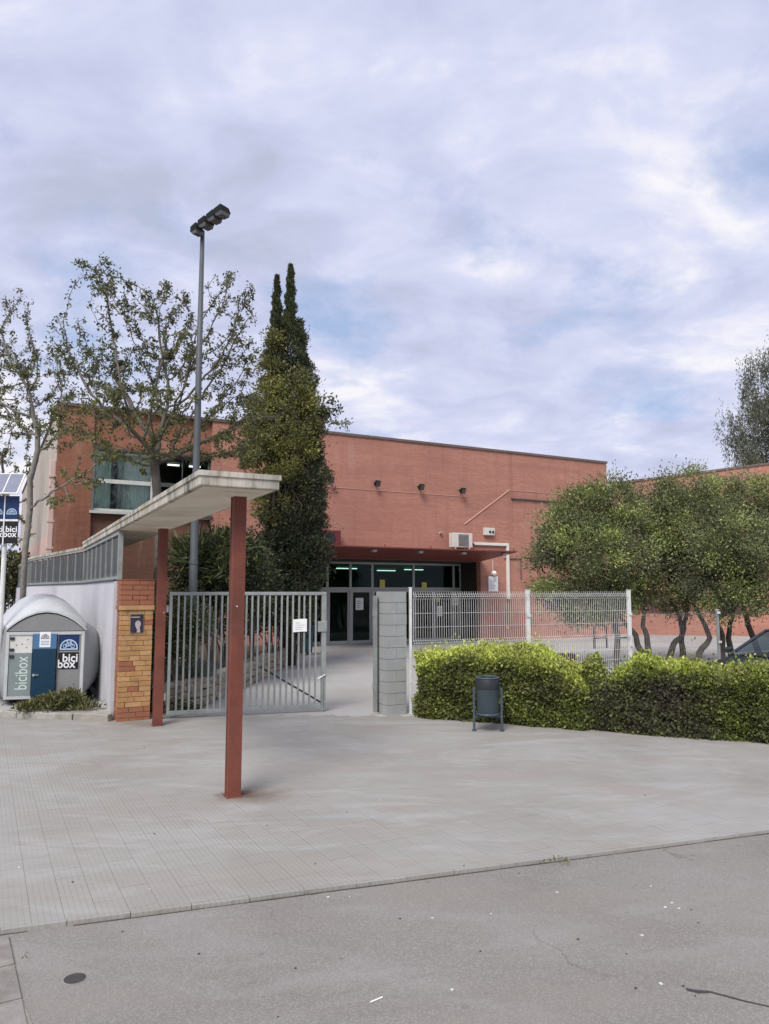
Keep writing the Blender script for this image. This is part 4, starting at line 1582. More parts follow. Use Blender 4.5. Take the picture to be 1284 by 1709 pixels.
def build_bicibox():
    p0, p1 = Q(6, 1160, 13.85), Q(138, 1150, 14.15)
    d = p1 - p0
    W_ = Vector((d.x, d.y, 0)).length
    SH = -math.tan(WD - math.atan2(d.y, d.x))          # the body runs along the white wall
    base = Vector((p0.x, p0.y, .13))
    t = thing('bicycle_locker', 'grey rounded bicycle locker with a dark blue door and bicycle signs', 'bike locker', base, math.atan2(d.y, d.x))
    sc = W_ / 130.0                                    # metres per picture pixel on its front
    zb, ze, zp = .12, .12 + 123 * sc, .12 + 150 * sc    # bottom, eaves, arch top
    cx = W_ / 2
    def arch(z0, z1, hw, n=12):
        return [(cx + hw * math.cos(PI - PI * i / n), z0 + (z1 - z0) * (1 - abs(math.cos(PI - PI * i / n)) ** 2.0)) for i in range(n + 1)]
    def section(y, k):
        # k=0 at the flat front, k=1 at the full body
        hb = W_ / 2 * (1 - k) + (W_ / 2 + .06) * k
        zt = zp * (1 - k) + (zp + .36) * k
        zee = ze * (1 - k) + (ze + .10) * k
        side = [(hb - .06 * k, zb), (hb + .08 * k, zb + .03), (hb + .33 * k, .35), (hb + .44 * k, .62), (hb + .42 * k, .95), (hb + .28 * k, 1.25 * (1 - k) + 1.3 * k), (hb + .04 * k, zee)]
        if k == 0:
            side = [(hb, zb), (hb, zb + .03), (hb, .35), (hb, .62), (hb, .95), (hb, 1.2), (hb, ze)]
        R_ = [(cx + x + SH * y, y, z) for x, z in side]
        L_ = [(cx - x + SH * y, y, z) for x, z in side]
        hw = side[-1][0]
        A_ = [(x + SH * y, y, z) for x, z in arch(zee, zt, hw)]
        return L_, A_, R_
    ks = [(.05, 0.0), (.22, .30), (.5, .62), (.9, .88), (1.5, 1.0), (3.6, 1.0), (4.2, .88), (4.6, .62), (4.9, .30), (5.05, 0.0)]
    Ls, As, Rs = zip(*[section(y, k) for y, k in ks])
    MB().loft(list(Ls), closed=False).build('side_shell', 'bici_shell', t, smooth=True)
    MB().loft(list(Rs), closed=False).build('side_shell', 'bici_shell', t, smooth=True)
    MB().loft(list(As), closed=False).build('roof_lid', 'bici_light', t, smooth=True)
    e = MB()
    L0, A0, R0 = section(5.05, 0.0)
    e.poly(L0[::1] + A0[1:-1] + R0[::-1])
    e.build('end_panel', 'bici_grey', t)
    MB().prism([(0, .06, zb - .002), (W_, .06, zb - .002), (W_ + SH * 5, 5, zb - .002), (SH * 5, 5, zb - .002)], (0, 0, .03)).build('floor_pan', 'bici_dark', t)
    for x in (.1, W_ - .18):
        for y in (.35, 2.6, 4.7):
            MB().box(x + SH * y, x + SH * y + .08, y, y + .1, 0, zb - .003).build('foot', 'bin_dark', t)
    # front: arch panel, frame, three doors
    zf = .12 + 117 * sc
    ar = arch(zf + .012, zp - .01, W_ / 2)
    MB().prism([(x, 0.0, z) for x, z in ar], (0, .05, 0)).build('arch_panel', 'bici_grey', t)
    rim = MB()
    ar2 = arch(zf + .012 + .0, zp + .015, W_ / 2 + .02)
    for i in range(len(ar2) - 1):
        a_, b_ = ar2[i], ar2[i + 1]
        rim.prism([(a_[0], -.02, a_[1]), (b_[0], -.02, b_[1]), (b_[0], -.02, b_[1] + .03), (a_[0], -.02, a_[1] + .03)], (0, .12, 0))
    rim.build('arch_rim', 'bici_light', t)
    f = .055
    fr = MB()
    fr.box(0, f, -.03, .05, zb, zf)
    fr.build('frame', 'bici_light', t)
    MB().box(W_ - f, W_, -.03, .05, zb, zf).build('frame', 'bici_light', t)
    MB().box(f + .002, W_ - f - .002, -.03, .05, zf - f, zf).build('frame', 'bici_light', t)
    MB().box(f + .002, W_ - f - .002, -.03, .05, zb, zb + f).build('frame', 'bici_light', t)
    X = lambda px: (px - 6) * sc
    Z = lambda py: zb + (1157 - py) * sc + .01
    zt_, zl = zf - f - .003, zb + f + .003
    # left door
    x0, x1 = f + .004, X(49)
    zs = Z(1078)
    d1 = MB().box(x0, x1, -.012, .03, zl, zs).build('locker_door', 'bici_green', t)
    MB().box(x0, x1, -.012, .03, zs + .001, zt_).build('door_panel', 'bici_white', d1)
    text('bicibox', .30, 'mint', d1, (x0 + (x1 - x0) * .60, -.0125, (zl + zs) / 2 + .02), (R(90), R(-90), 0), sx=1.0 * (zs - zl) / 1.12)
    for z in (zt_ - .06, zs + .06, zs - .06):
        MB().box(x0 + .01, x0 + .08, -.035, -.0125, z - .025, z + .025).build('hinge', 'bin_dark', d1)
    for (fx, fz) in ((.3, .45), (.55, .5), (.8, .75), (.75, .3)):
        MB().cyl((x0 + (x1 - x0) * fx, -.0125, zs + (zt_ - zs) * fz), (x0 + (x1 - x0) * fx, -.016, zs + (zt_ - zs) * fz), .012, n=8).build('rivet', 'bici_dark', d1)
    # blue door standing proud
    x0, x1 = X(51), X(90)
    zs = Z(1070.5)
    d2 = MB().box(x0, x1, -.07, .03, zb - .055, zs).build('locker_door', 'bici_blue', t, bevel=.006)
    MB().box(x0, x1, -.07, .03, zs + .001, zt_ + .02).build('door_panel', 'bici_sky', d2)
    lw = X(80) - X(62)
    la = MB().box(X(62), X(80), -.074, -.0705, Z(1068), Z(1041)).build('sticker', 'sign_white', d2)
    bike_symbol(la, (X(62) + X(80)) / 2, -.0742, Z(1052), lw * .75, 'bici_blue')
    k = MB()
    for i in range(3):
        k.box(X(64), X(78), -.0752, -.0742, Z(1058 + i * 3), Z(1057 + i * 3))
    k.build('lettering', 'bici_sky', la)
    MB().cyl((X(55), -.071, Z(1116)), (X(55), -.11, Z(1116)), .022, n=12).build('handle', 'chrome', d2)
    MB().box(X(56), X(63), -.10, -.09, Z(1116.6), Z(1115.4)).build('handle', 'chrome', d2)
    # right door with two signs
    x0, x1 = X(90.5), W_ - f - .004
    d3 = MB().box(x0, x1, -.012, .03, zl, zt_).build('locker_door', 'bici_grey', t)
    sg = MB().box(X(93), X(127), -.018, -.0125, Z(1074.5), Z(1046)).build('sign_panel', 'sign_blue', d3)
    bike_symbol(sg, X(110), -.0182, Z(1070), (X(125) - X(95)), 'sign_pale_blue')
    sg = MB().box(X(93), X(127), -.018, -.0125, Z(1107.5), Z(1078)).build('sign_panel', 'sign_black', d3)
    text('bici', .21, 'sign_white', sg, (X(113), -.0185, Z(1088.5)), FACE, sx=.95, bold=.004)
    text('box', .21, 'sign_white', sg, (X(107), -.0185, Z(1099)), FACE, sx=.95, bold=.004)
    # vent slot low on the rounded flank
    MB().box(W_ + .20, W_ + .42, .28, .31, .20, .24).build('vent_slot', 'bin_dark', t) if False else None


build_bicibox()


def build_totem():
    b = G(-9, 1178, .13)
    t = thing('bike_station_sign', 'solar topped sign post with blue bicycle and black lettered panels', 'sign post', b, R(4))
    D = b.y
    k = D / FPX
    zz = lambda py: Q(10, py, D).z - b.z
    xx = lambda px: Q(px, 860, D).x - Q(6.5, 860, D).x
    MB().cyl((0, 0.06, 0), (0, .06, zz(824)), .045, .04, 14).build('pole', 'galv_white', t, smooth=False)
    MB().cyl((0, 0.06, 0), (0, .06, .02), .11, .11, 16).build('base_plate', 'galv_white', t)
    zt, zm0, zm1, zb = zz(828), zz(866.5), zz(870), zz(907)
    hw = xx(28.6)
    for s, in ((-1,), (1,)):
        x0, x1 = (.012, hw) if s > 0 else (-hw, -.012)
        p = MB().box(x0, x1, -.02, .012, zm0, zt).build('sign_panel', 'sign_blue', t)
        bike_symbol(p, (x0 + x1) / 2, -.0202, zm0 + .11, (x1 - x0) * .78, 'sign_pale_blue')
        p = MB().box(x0, x1, -.02, .012, zb, zm1).build('sign_panel', 'sign_black', t)
        text('bici', .155, 'sign_white', p, ((x0 + x1) / 2 + .01, -.0205, (zb + zm1) / 2 + .055), FACE, bold=.003)
        text('box', .155, 'sign_white', p, ((x0 + x1) / 2 - .015, -.0205, (zb + zm1) / 2 - .04), FACE, bold=.003)
    MB().box(-.011, .011, -.03, .015, zb - .03, zt + .01).build('mullion', 'galv_white', t)
    MB().box(-hw, hw, -.024, .012, zm0 - .002 - (zm0 - zm1) + .002, zm0 - .002).build('rail', 'galv_white', t)
    # tilted solar panel
    zt2 = zz(824)
    m_ = Matrix.Translation((0, .0, zt2 + .20)) @ Matrix.Rotation(R(52), 4, 'X')
    MB().box(-hw - .03, hw + .03, -.27, .27, -.02, .0, m_).build('solar_frame', 'galv_white', t)
    MB().box(-hw, -.012, -.245, .245, .001, .006, m_).build('solar_cell', 'solar', t)
    MB().box(.012, hw, -.245, .245, .001, .006, m_).build('solar_cell', 'solar', t)


build_totem()


# ------------------------------------------------------------------ waste bins
def build_bin():
    b = G(815, 1220, PZ)
    t = thing('litter_bin', 'dark blue-grey cylindrical litter bin on two legs in front of the hedge', 'litter bin', b, R(-6))
    hw = .215; zt = .85
    for s in (-1, 1):
        MB().box(s * hw - .018, s * hw + .018, -.02, .02, 0, .66).build('leg', 'bin_blue', t, bevel=.004)
        MB().box(s * hw - .035, s * hw + .035, -.045, .045, 0, .012).build('foot', 'bin_blue', t)
    MB().box(-hw + .019, hw - .019, -.014, .014, .205, .24).build('crossbar', 'bin_blue', t)
    def ring(r, z, n=28): return [(r * math.cos(2 * PI * i / n), r * math.sin(2 * PI * i / n), z) for i in range(n)]
    MB().loft([ring(.155, .255), ring(.172, .275), ring(.180, .66), ring(.183, .665)], caps=False).build('bucket', 'bin_blue', t, smooth=True)
    MB().poly(ring(.165, .27)).build('bucket_floor', 'bin_blue', t)
    MB().loft([ring(.188, .655), ring(.189, .66), ring(.189, .80), ring(.186, .805), ring(.165, .80), ring(.165, .70)], caps=False).build('collar', 'bin_dark', t, smooth=True)
    tr = MB(); n, m = 32, 8; rr, r2 = .178, .016
    secs = []
    for i in range(n + 1):
        a = 2 * PI * i / n
        secs.append([((rr + r2 * math.cos(2 * PI * j / m)) * math.cos(a), (rr + r2 * math.cos(2 * PI * j / m)) * math.sin(a), .82 + r2 * math.sin(2 * PI * j / m)) for j in range(m)])
    tr.loft(secs, closed=True, caps=False).build('rim', 'bin_blue', t, smooth=True)
    MB().loft([ring(.172, .246), ring(.186, .25), ring(.186, .275), ring(.172, .28)], caps=False).build('base_band', 'bin_blue', t, smooth=True)
    for s in (-1, 1):
        MB().cyl((s * .185, 0, .62), (s * (hw + .025), 0, .62), .016, n=10).build('pivot', 'bin_dark', t)
    # blue container seen through the gate beside the entrance
    c = G(508, 1093, 0.03)
    t = thing('wheeled_bin', 'blue and teal wheeled bin behind the gate near the entrance doors', 'bin', c, TH)
    w = .26
    MB().loft([[(-w * .8, -w * .8, .08), (w * .8, -w * .8, .08), (w * .8, w * .8, .08), (-w * .8, w * .8, .08)], [(-w, -w, .95), (w, -w, .95), (w, w, .95), (-w, w, .95)]]).build('body', 'teal', t, bevel=.02)
    MB().loft([[(-w * 1.05, -w * 1.1, .955), (w * 1.05, -w * 1.1, .955), (w * 1.05, w * 1.15, .955), (-w * 1.05, w * 1.15, .955)], [(-w * .9, -w * .9, 1.05), (w * .9, -w * .9, 1.05), (w * .9, w, 1.07), (-w * .9, w, 1.07)]]).build('lid', 'sign_blue', t, bevel=.02)
    for s in (-1, 1):
        MB().cyl((s * w * .85 - .025, w * .9, .1), (s * w * .85 + .025, w * .9, .1), .1, n=16).build('wheel', 'rubber', t)
    MB().cyl((-w, w * 1.2, 1.0), (w, w * 1.2, 1.0), .02).build('handle', 'teal', t)


build_bin()


# ------------------------------------------------------------------ floodlight mast
def build_mast():
    D = 15.6
    top = Q(337.5, 385, D)
    b = Vector((Q(323, 985, D).x - .01, D, 0))
    t = thing('floodlight_mast', 'tall slender grey steel mast with a bank of dark floodlights', 'lamp post', b, 0)
    h = top.z
    MB().tube([(0, 0, 0), (0, 0, 2.8), (0, 0, 2.82), (0, 0, 6.0), (0, 0, h)], [.095, .088, .082, .07, .045], 14).build('pole', 'lamp_steel', t, smooth=True)
    MB().cyl((0, 0, 2.76), (0, 0, 2.86), .098, .09, 14).build('collar', 'lamp_steel', t)
    # cross arm rising to the right and towards the viewer
    a0 = Q(322, 388, D) - b; a1 = Q(372, 352, D - .55) - b
    MB().tube([a0, a1], .035, 6).build('cross_arm', 'lamp_dark', t)
    ax = (a1 - a0)
    ang = math.atan2(ax.y, ax.x)
    el = math.atan2(ax.z, math.hypot(ax.x, ax.y))
    for k, f in enumerate((.12, .42, .70, .95)):
        p = a0 + ax * f
        m_ = Matrix.Translation(p) @ Matrix.Rotation(ang, 4, 'Z') @ Matrix.Rotation(-el * .35, 4, 'Y')
        hd = MB()
        s = .8 if k == 0 else 1.0
        hd.loft([[m_ @ Vector(q) for q in sec] for sec in (
            [(-.05 * s, -.07 * s, .13), (.05 * s, -.07 * s, .15), (.05 * s, .07 * s, .15), (-.05 * s, .07 * s, .13)],
            [(-.09 * s, -.13 * s, .06), (.12 * s, -.13 * s, .08), (.12 * s, .11 * s, .08), (-.09 * s, .11 * s, .06)],
            [(-.08 * s, -.15 * s, -.07), (.16 * s, -.15 * s, -.05), (.16 * s, .12 * s, -.05), (-.08 * s, .12 * s, -.07)])])
        hh = hd.build('floodlight', 'lamp_dark', t)
        g = MB()
        g.loft([[m_ @ Vector(q) for q in sec] for sec in (
            [(-.07 * s, -.14 * s, -.071), (.15 * s, -.14 * s, -.051), (.15 * s, .11 * s, -.051), (-.07 * s, .11 * s, -.071)],
            [(-.02 * s, -.12 * s, -.13), (.14 * s, -.12 * s, -.14), (.14 * s, .09 * s, -.14), (-.02 * s, .09 * s, -.13)])])
        g.build('lens', 'lamp_glass', hh)
        MB().box(-.13, -.085, -.05, .05, .0, .10, m_).build('gear_box', 'lamp_steel', hh)


build_mast()


# ------------------------------------------------------------------ parked car
def build_car():
    nose = Vector((6.2, 13.85, 0))
    ang = TH + PI + R(-4)
    F_ = Vector((math.cos(ang), math.sin(ang), 0))
    c = nose - F_ * 2.05
    t = thing('parked_car', 'dark hatchback car parked behind the hedge, only windscreen and roof showing', 'car', (c.x, c.y, .024), ang)
    # lower body sections along x (nose at +2.05)
    hw = .86
    prof = [(-2.02, .45, .95), (-1.95, .30, 1.0), (-1.4, .24, 1.0), (-.5, .22, .98), (.6, .22, .97), (1.0, .22, .95), (1.55, .24, .84), (1.9, .28, .72), (2.05, .38, .58)]
    secs = []
    for x, z0, z1 in prof:
        e = .78 if abs(x) > 2.0 else (.90 if abs(x) > 1.85 else 1.0)
        w = hw * e
        secs.append([(x, -w * .92, z0), (x, -w, z0 + .12), (x, -w, (z0 + z1) / 2 + .04), (x, -w * .93, z1 - .04), (x, -w * .8, z1), (x, 0, z1 + .03), (x, w * .8, z1), (x, w * .93, z1 - .04), (x, w, (z0 + z1) / 2 + .04), (x, w, z0 + .12), (x, w * .92, z0)])
    MB().loft(secs).build('body', 'car_paint', t, smooth=True)
    # greenhouse
    z0, zr = .975, 1.47
    def sec(x, z, w): return (x, z, w)
    roof = [(-1.55, 1.34, .52), (-1.2, 1.45, .58), (-.5, 1.485, .60), (.05, 1.45, .585), (.25, 1.405, .57)]
    rm = []
    for x, z, w in roof:
        rm.append([(x, -w - .03, z - .06), (x, -w, z - .015), (x, -w * .5, z), (x, w * .5, z), (x, w, z - .015), (x, w + .03, z - .06)])
    r_ = MB().loft(rm, closed=False)
    rf = r_.build('roof', 'car_paint', t, smooth=True)
    ws = MB()
    ws.loft([[(.255, -.555, 1.375), (.27, 0, 1.41), (.255, .555, 1.375)], [(.66, -.66, 1.15), (.72, 0, 1.19), (.66, .66, 1.15)], [(1.05, -.72, .945), (1.16, 0, .975), (1.05, .72, .945)]], closed=False)
    ws.build('windscreen', 'glass_car', t, smooth=True)
    rw = MB().loft([[(-1.56, -.53, 1.30), (-1.58, 0, 1.335), (-1.56, .53, 1.30)], [(-1.92, -.66, .98), (-1.96, 0, .99), (-1.92, .66, .98)]], closed=False)
    rw.build('rear_window', 'glass_car', t, smooth=True)
    for s in (-1, 1):
        g = MB()
        g.poly([(.95, s * .785, .965), (-.35, s * .80, .985), (-.40, s * .645, 1.40), (.22, s * .63, 1.365)])
        g.build('side_window', 'glass_car', t)
        g = MB()
        g.poly([(-.45, s * .80, .985), (-1.50, s * .765, 1.0), (-1.42, s * .60, 1.30), (-.48, s * .645, 1.40)])
        g.build('side_window', 'glass_car', t)
        MB().tube([(1.07, s * .75, .94), (.64, s * .69, 1.165), (.23, s * .60, 1.39)], .028, 6).build('windscreen_pillar', 'chrome' if s > 0 else 'car_paint', t)
        MB().tube([(.23, s * .60, 1.395), (-.5, s * .635, 1.43), (-1.2, s * .61, 1.40), (-1.6, s * .55, 1.29)], .026, 6).build('roof_rail', 'car_paint', t)
        MB().box(-.46, -.38, s * .70 - .1, s * .70 + .1, .96, 1.0).build('door_pillar', 'car_paint', t)
        MB().tube([(-.42, s * .81, .98), (-.44, s * .645, 1.41)], .03, 5).build('door_pillar', 'car_paint', t)
        m_ = Matrix.Translation((.86, s * .95, 1.0))
        MB().loft([[m_ @ Vector(q) for q in se] for se in ([(-.04, -.09, -.06), (-.04, .09, -.06), (-.04, .09, .07), (-.04, -.09, .07)], [(.08, -.06, -.04), (.08, .06, -.04), (.08, .06, .05), (.08, -.06, .05)])]).build('mirror', 'car_paint', t, bevel=.015)
        MB().loft([[(1.98, s * .50, .52), (1.98, s * .74, .52), (1.92, s * .76, .66), (1.96, s * .5, .66)], [(2.055, s * .48, .53), (2.0, s * .70, .53), (1.97, s * .72, .64), (2.045, s * .48, .64)]]).build('headlight', 'headlight', t)
        for x in (1.3, -1.3):
            w = MB().cyl((x, s * .70, .31), (x, s * .885, .31), .31, n=28).build('wheel', 'rubber', t, bevel=.02)
            MB().cyl((x, s * .886, .31), (x, s * .895, .31), .20, .19, 20).build('rim', 'chrome', w)
    MB().tube([(1.03, -.2, .985), (.80, .45, 1.10)], .012, 4).build('wiper', 'rubber', t)
    MB().box(1.99, 2.06, -.25, .25, .34, .46).build('number_plate', 'paper', t)


build_car()


# ------------------------------------------------------------------ planted bed behind the gate
def inside_noise(P, sc, seed):
    q = P * sc + seed
    return (np.sin(q[:, 0] * 1.7 + np.sin(q[:, 1] * 1.3)) + np.sin(q[:, 1] * 2.1 + q[:, 2]) + np.sin(q[:, 2] * 1.9 + q[:, 0] * .7)) / 3


BED = [Vector(p) for p in ((-4.35, 12.95, 0), (-3.95, 13.7, 0), (-3.45, 14.6, 0), (-3.15, 17.5, 0), (-2.95, 21, 0), (-2.85, 25.0, 0))]


def build_bed():
    t = thing('stone_wall', 'low rubble stone wall edging the planted bed behind the gate', 'wall', (BED[1].x, BED[1].y, 0))
    o0 = Vector((BED[1].x, BED[1].y, 0))
    H_ = .47
    meshes = []
    import bmesh
    for v in range(7):
        bm = bmesh.new()
        bmesh.ops.create_cube(bm, size=1)
        bmesh.ops.bevel(bm, geom=bm.edges[:], offset=.16, segments=1, affect='EDGES')
        for q in bm.verts:
            q.co += Vector((random.gauss(0, .05), random.gauss(0, .04), random.gauss(0, .05)))
        me = bpy.data.meshes.new('stone'); bm.to_mesh(me); bm.free()
        me.materials.append(M['stone'])
        meshes.append(me)
    for i in range(1, len(BED) - 1):
        p, q = BED[i], BED[i + 1]
        d = q - p; L_ = d.length; dn = d.normalized(); n = Vector((-dn.y, dn.x, 0))
        core = MB()
        core.prism([p - o0 + n * .06, q - o0 + n * .06, q - o0 + n * .30, p - o0 + n * .30], (0, 0, H_ - .04))
        core.build('mortar_core', 'block_joint', t)
        for row in range(3):
            s = random.uniform(-.1, .1)
            while s < L_:
                ln = random.uniform(.22, .46) * (1.0 if p.y < 17 else 1.5)
                c = p + dn * (s + ln / 2) + n * .10 - o0
                o = link('stone', random.choice(meshes), t)
                hgt = H_ / 3
                o.location = (c.x, c.y, .02 + hgt * (row + .5) + random.gauss(0, .01))
                o.scale = (ln * .97, .20 + random.uniform(0, .05), hgt * random.uniform(.9, 1.06))
                o.rotation_euler = (random.gauss(0, .06), random.gauss(0, .06), math.atan2(dn.y, dn.x) + random.gauss(0, .05))
                s += ln
        # flat cap stones
        s = 0.0
        while s < L_:
            ln = random.uniform(.35, .6)
            c = p + dn * (s + ln / 2) + n * .16 - o0
            o = link('cap_stone', random.choice(meshes), t)
            o.location = (c.x, c.y, H_ + .03)
            o.scale = (ln * .98, .36, .09)
            o.rotation_euler = (0, 0, math.atan2(dn.y, dn.x) + random.gauss(0, .03))
            s += ln
    pts = [(p.x - .12, p.y + .05) for p in BED[1:]] + [(-9.3, 25.3), (-8.8, 21.5), (-5.2, 14.2)]
    sheet('planting_bed', pts, .42, 'soil')
    # steel handrail down into the garden
    a = Q(331, 1040, 15.5); b = Q(391, 1085, 15.2)
    t = thing('handrail', 'sloping grey tube handrail between shrubs behind the gate', 'handrail', (a.x, a.y, .42))
    o = Vector((a.x, a.y, .42))
    MB().tube([a - o, b - o], .022, 8).build('rail', 'lamp_steel', t)
    MB().cyl((0, 0, 0), a - o, .02, n=8).build('post', 'lamp_steel', t)
    e = b - o
    MB().cyl((e.x, e.y, 0), e, .02, n=8).build('post', 'lamp_steel', t)


build_bed()


def shell_points(blobs, clumps, per, spread, lo=.55):
    """leaf positions as clumps spread through ellipsoids (centre, radii); returns points, outward directions, a random value per clump"""
    P, N, T = [], [], []
    vol = np.array([b[1][0] * b[1][1] + b[1][1] * b[1][2] + b[1][0] * b[1][2] for b in blobs])
    cnt = np.maximum(3, (clumps * vol / vol.sum()).astype(int))
    for (c, r), k in zip(blobs, cnt):
        q = unit(RNG.normal(size=(k, 3))) * (lo + (1 - lo) * RNG.random((k, 1)) ** .6)
        cc = np.array(c) + q * np.array(r)
        n_ = RNG.integers(int(per * .6), int(per * 1.4), k)
        idx = np.repeat(np.arange(k), n_)
        sp = RNG.uniform(.6, 1.3, k)[idx][:, None] * spread
        off = RNG.normal(size=(len(idx), 3)) * sp * np.array([1, 1, .75])
        P.append(cc[idx] + off)
        N.append(unit(q)[idx] * .5 + unit(off + 1e-6) * .7)
        T.append(RNG.normal(0, .19, k)[idx])
    return np.concatenate(P), np.concatenate(N), np.concatenate(T)


def px_blobs(lst, rd):
    out = []
    for (px, py, D, rx, ry) in lst:
        k = D / FPX
        out.append((tuple(Q(px, py, D)), (rx * k, rd if rd else (rx + ry) / 2 * k, ry * k)))
    return out


def bush(name, label, cat, blobs, clumps, per, spread, lsize, mat, base, stems=True, group=None, tint=.45, width=.55, upright=0.0, lo=.35, flowers=0, part='foliage'):
    t = thing(name, label, cat, base, 0, group)
    b = np.array(base)
    P, N, T = shell_points(blobs, clumps, per, spread, lo)
    keep = P[:, 2] > base[2] + .02
    P, N, T = P[keep], N[keep], T[keep]
    n = len(P)
    ax = N + RNG.normal(size=(n, 3)) * .6 + np.array([0, 0, .15 + upright])
    leaves(part, mat, P - b, ax, RNG.uniform(.6, 1.3, n) * lsize, np.clip(tint + T + RNG.normal(0, .15, n), 0, 1), t, width=width)
    if flowers:
        s = RNG.choice(n, flowers)
        leaves('flowers', 'petal', P[s] - b + N[s] * .03, RNG.normal(size=(flowers, 3)), RNG.uniform(.03, .06, flowers), RNG.random(flowers), t, width=1.0)['kind'] = 'stuff'
    if stems:
        mb = MB()
        for k in range(7):
            bl = blobs[k % len(blobs)]
            e = Vector(bl[0]) - Vector(base) + Vector((random.gauss(0, .2), random.gauss(0, .2), 0)) * bl[1][0]
            s0 = Vector((random.gauss(0, .05), random.gauss(0, .05), 0))
            mid = s0.lerp(e, .5) + Vector((random.gauss(0, .06), random.gauss(0, .06), .05))
            mb.tube([s0, mid, e], [.022, .016, .006], 5)
        mb.build('stem', 'bark', t, fix=False)
    return t


def build_bed_plants():
    bush('flowering_shrub', 'tall shrub with small white flowers behind the gate beside the red post', 'shrub',
         px_blobs([(285, 1030, 14.2, 45, 45), (295, 1075, 14.2, 38, 30), (264, 1070, 14.0, 22, 45), (330, 1045, 14.4, 18, 30)], .45), 130, 60, .10, .06, 'leaf_shrub', (Q(285, 1100, 14.2).x, 14.2, .42), flowers=150, tint=.55)
    bush('flowering_ground_plant', 'low plant with pale flowers at the foot of the stone wall behind the gate', 'plant',
         px_blobs([(275, 1182, 13.9, 20, 16), (308, 1186, 13.9, 24, 12)], .2), 50, 50, .07, .05, 'leaf_shrub', (Q(300, 1190, 13.9).x, 13.9, .024), flowers=70, tint=.6)
    bush('grey_santolina', 'low mound of silver grey foliage in the bed behind the gate', 'plant',
         px_blobs([(318, 1115, 14.9, 24, 22), (340, 1120, 15.0, 18, 16)], .3), 60, 80, .06, .05, 'leaf_grey', (Q(322, 1140, 14.9).x, 14.9, .42), tint=.5, width=.25, upright=.6)
    bush('dark_shrub', 'large dark evergreen shrub behind the mast and the gate', 'shrub',
         px_blobs([(385, 930, 17.5, 50, 50), (345, 955, 17.2, 50, 50), (410, 975, 17.6, 45, 55), (360, 1000, 17.2, 50, 50)], .9), 220, 75, .17, .10, 'leaf_shrub', (Q(375, 1060, 17.4).x, 17.4, .42), tint=.38)
    bush('strap_leaf_plant', 'arching strap-leaved plant in front of the dark shrub', 'plant',
         px_blobs([(365, 935, 16.6, 40, 45), (330, 930, 16.7, 30, 40)], .5), 60, 30, .14, .26, 'leaf_shrub', (Q(355, 1060, 16.6).x, 16.6, .42), tint=.5, width=.16, upright=.3)
    bush('dark_hedge_shrub', 'dark clipped shrubs between the cypress and the stone wall', 'shrub',
         px_blobs([(450, 1005, 21.0, 50, 50), (490, 1015, 22.0, 26, 50), (420, 1020, 20.5, 35, 35)], .8), 170, 70, .16, .09, 'leaf_shrub', (Q(455, 1060, 20.5).x, 20.5, .42), tint=.28)
    bush('young_shrub', 'small yellow-green shrub right of the near canopy post', 'shrub',
         px_blobs([(420, 960, 18.2, 28, 40)], .4), 40, 50, .12, .09, 'leaf_ivy_dark', (Q(420, 1050, 18.2).x, 18.2, .42), tint=.75)


build_bed_plants()


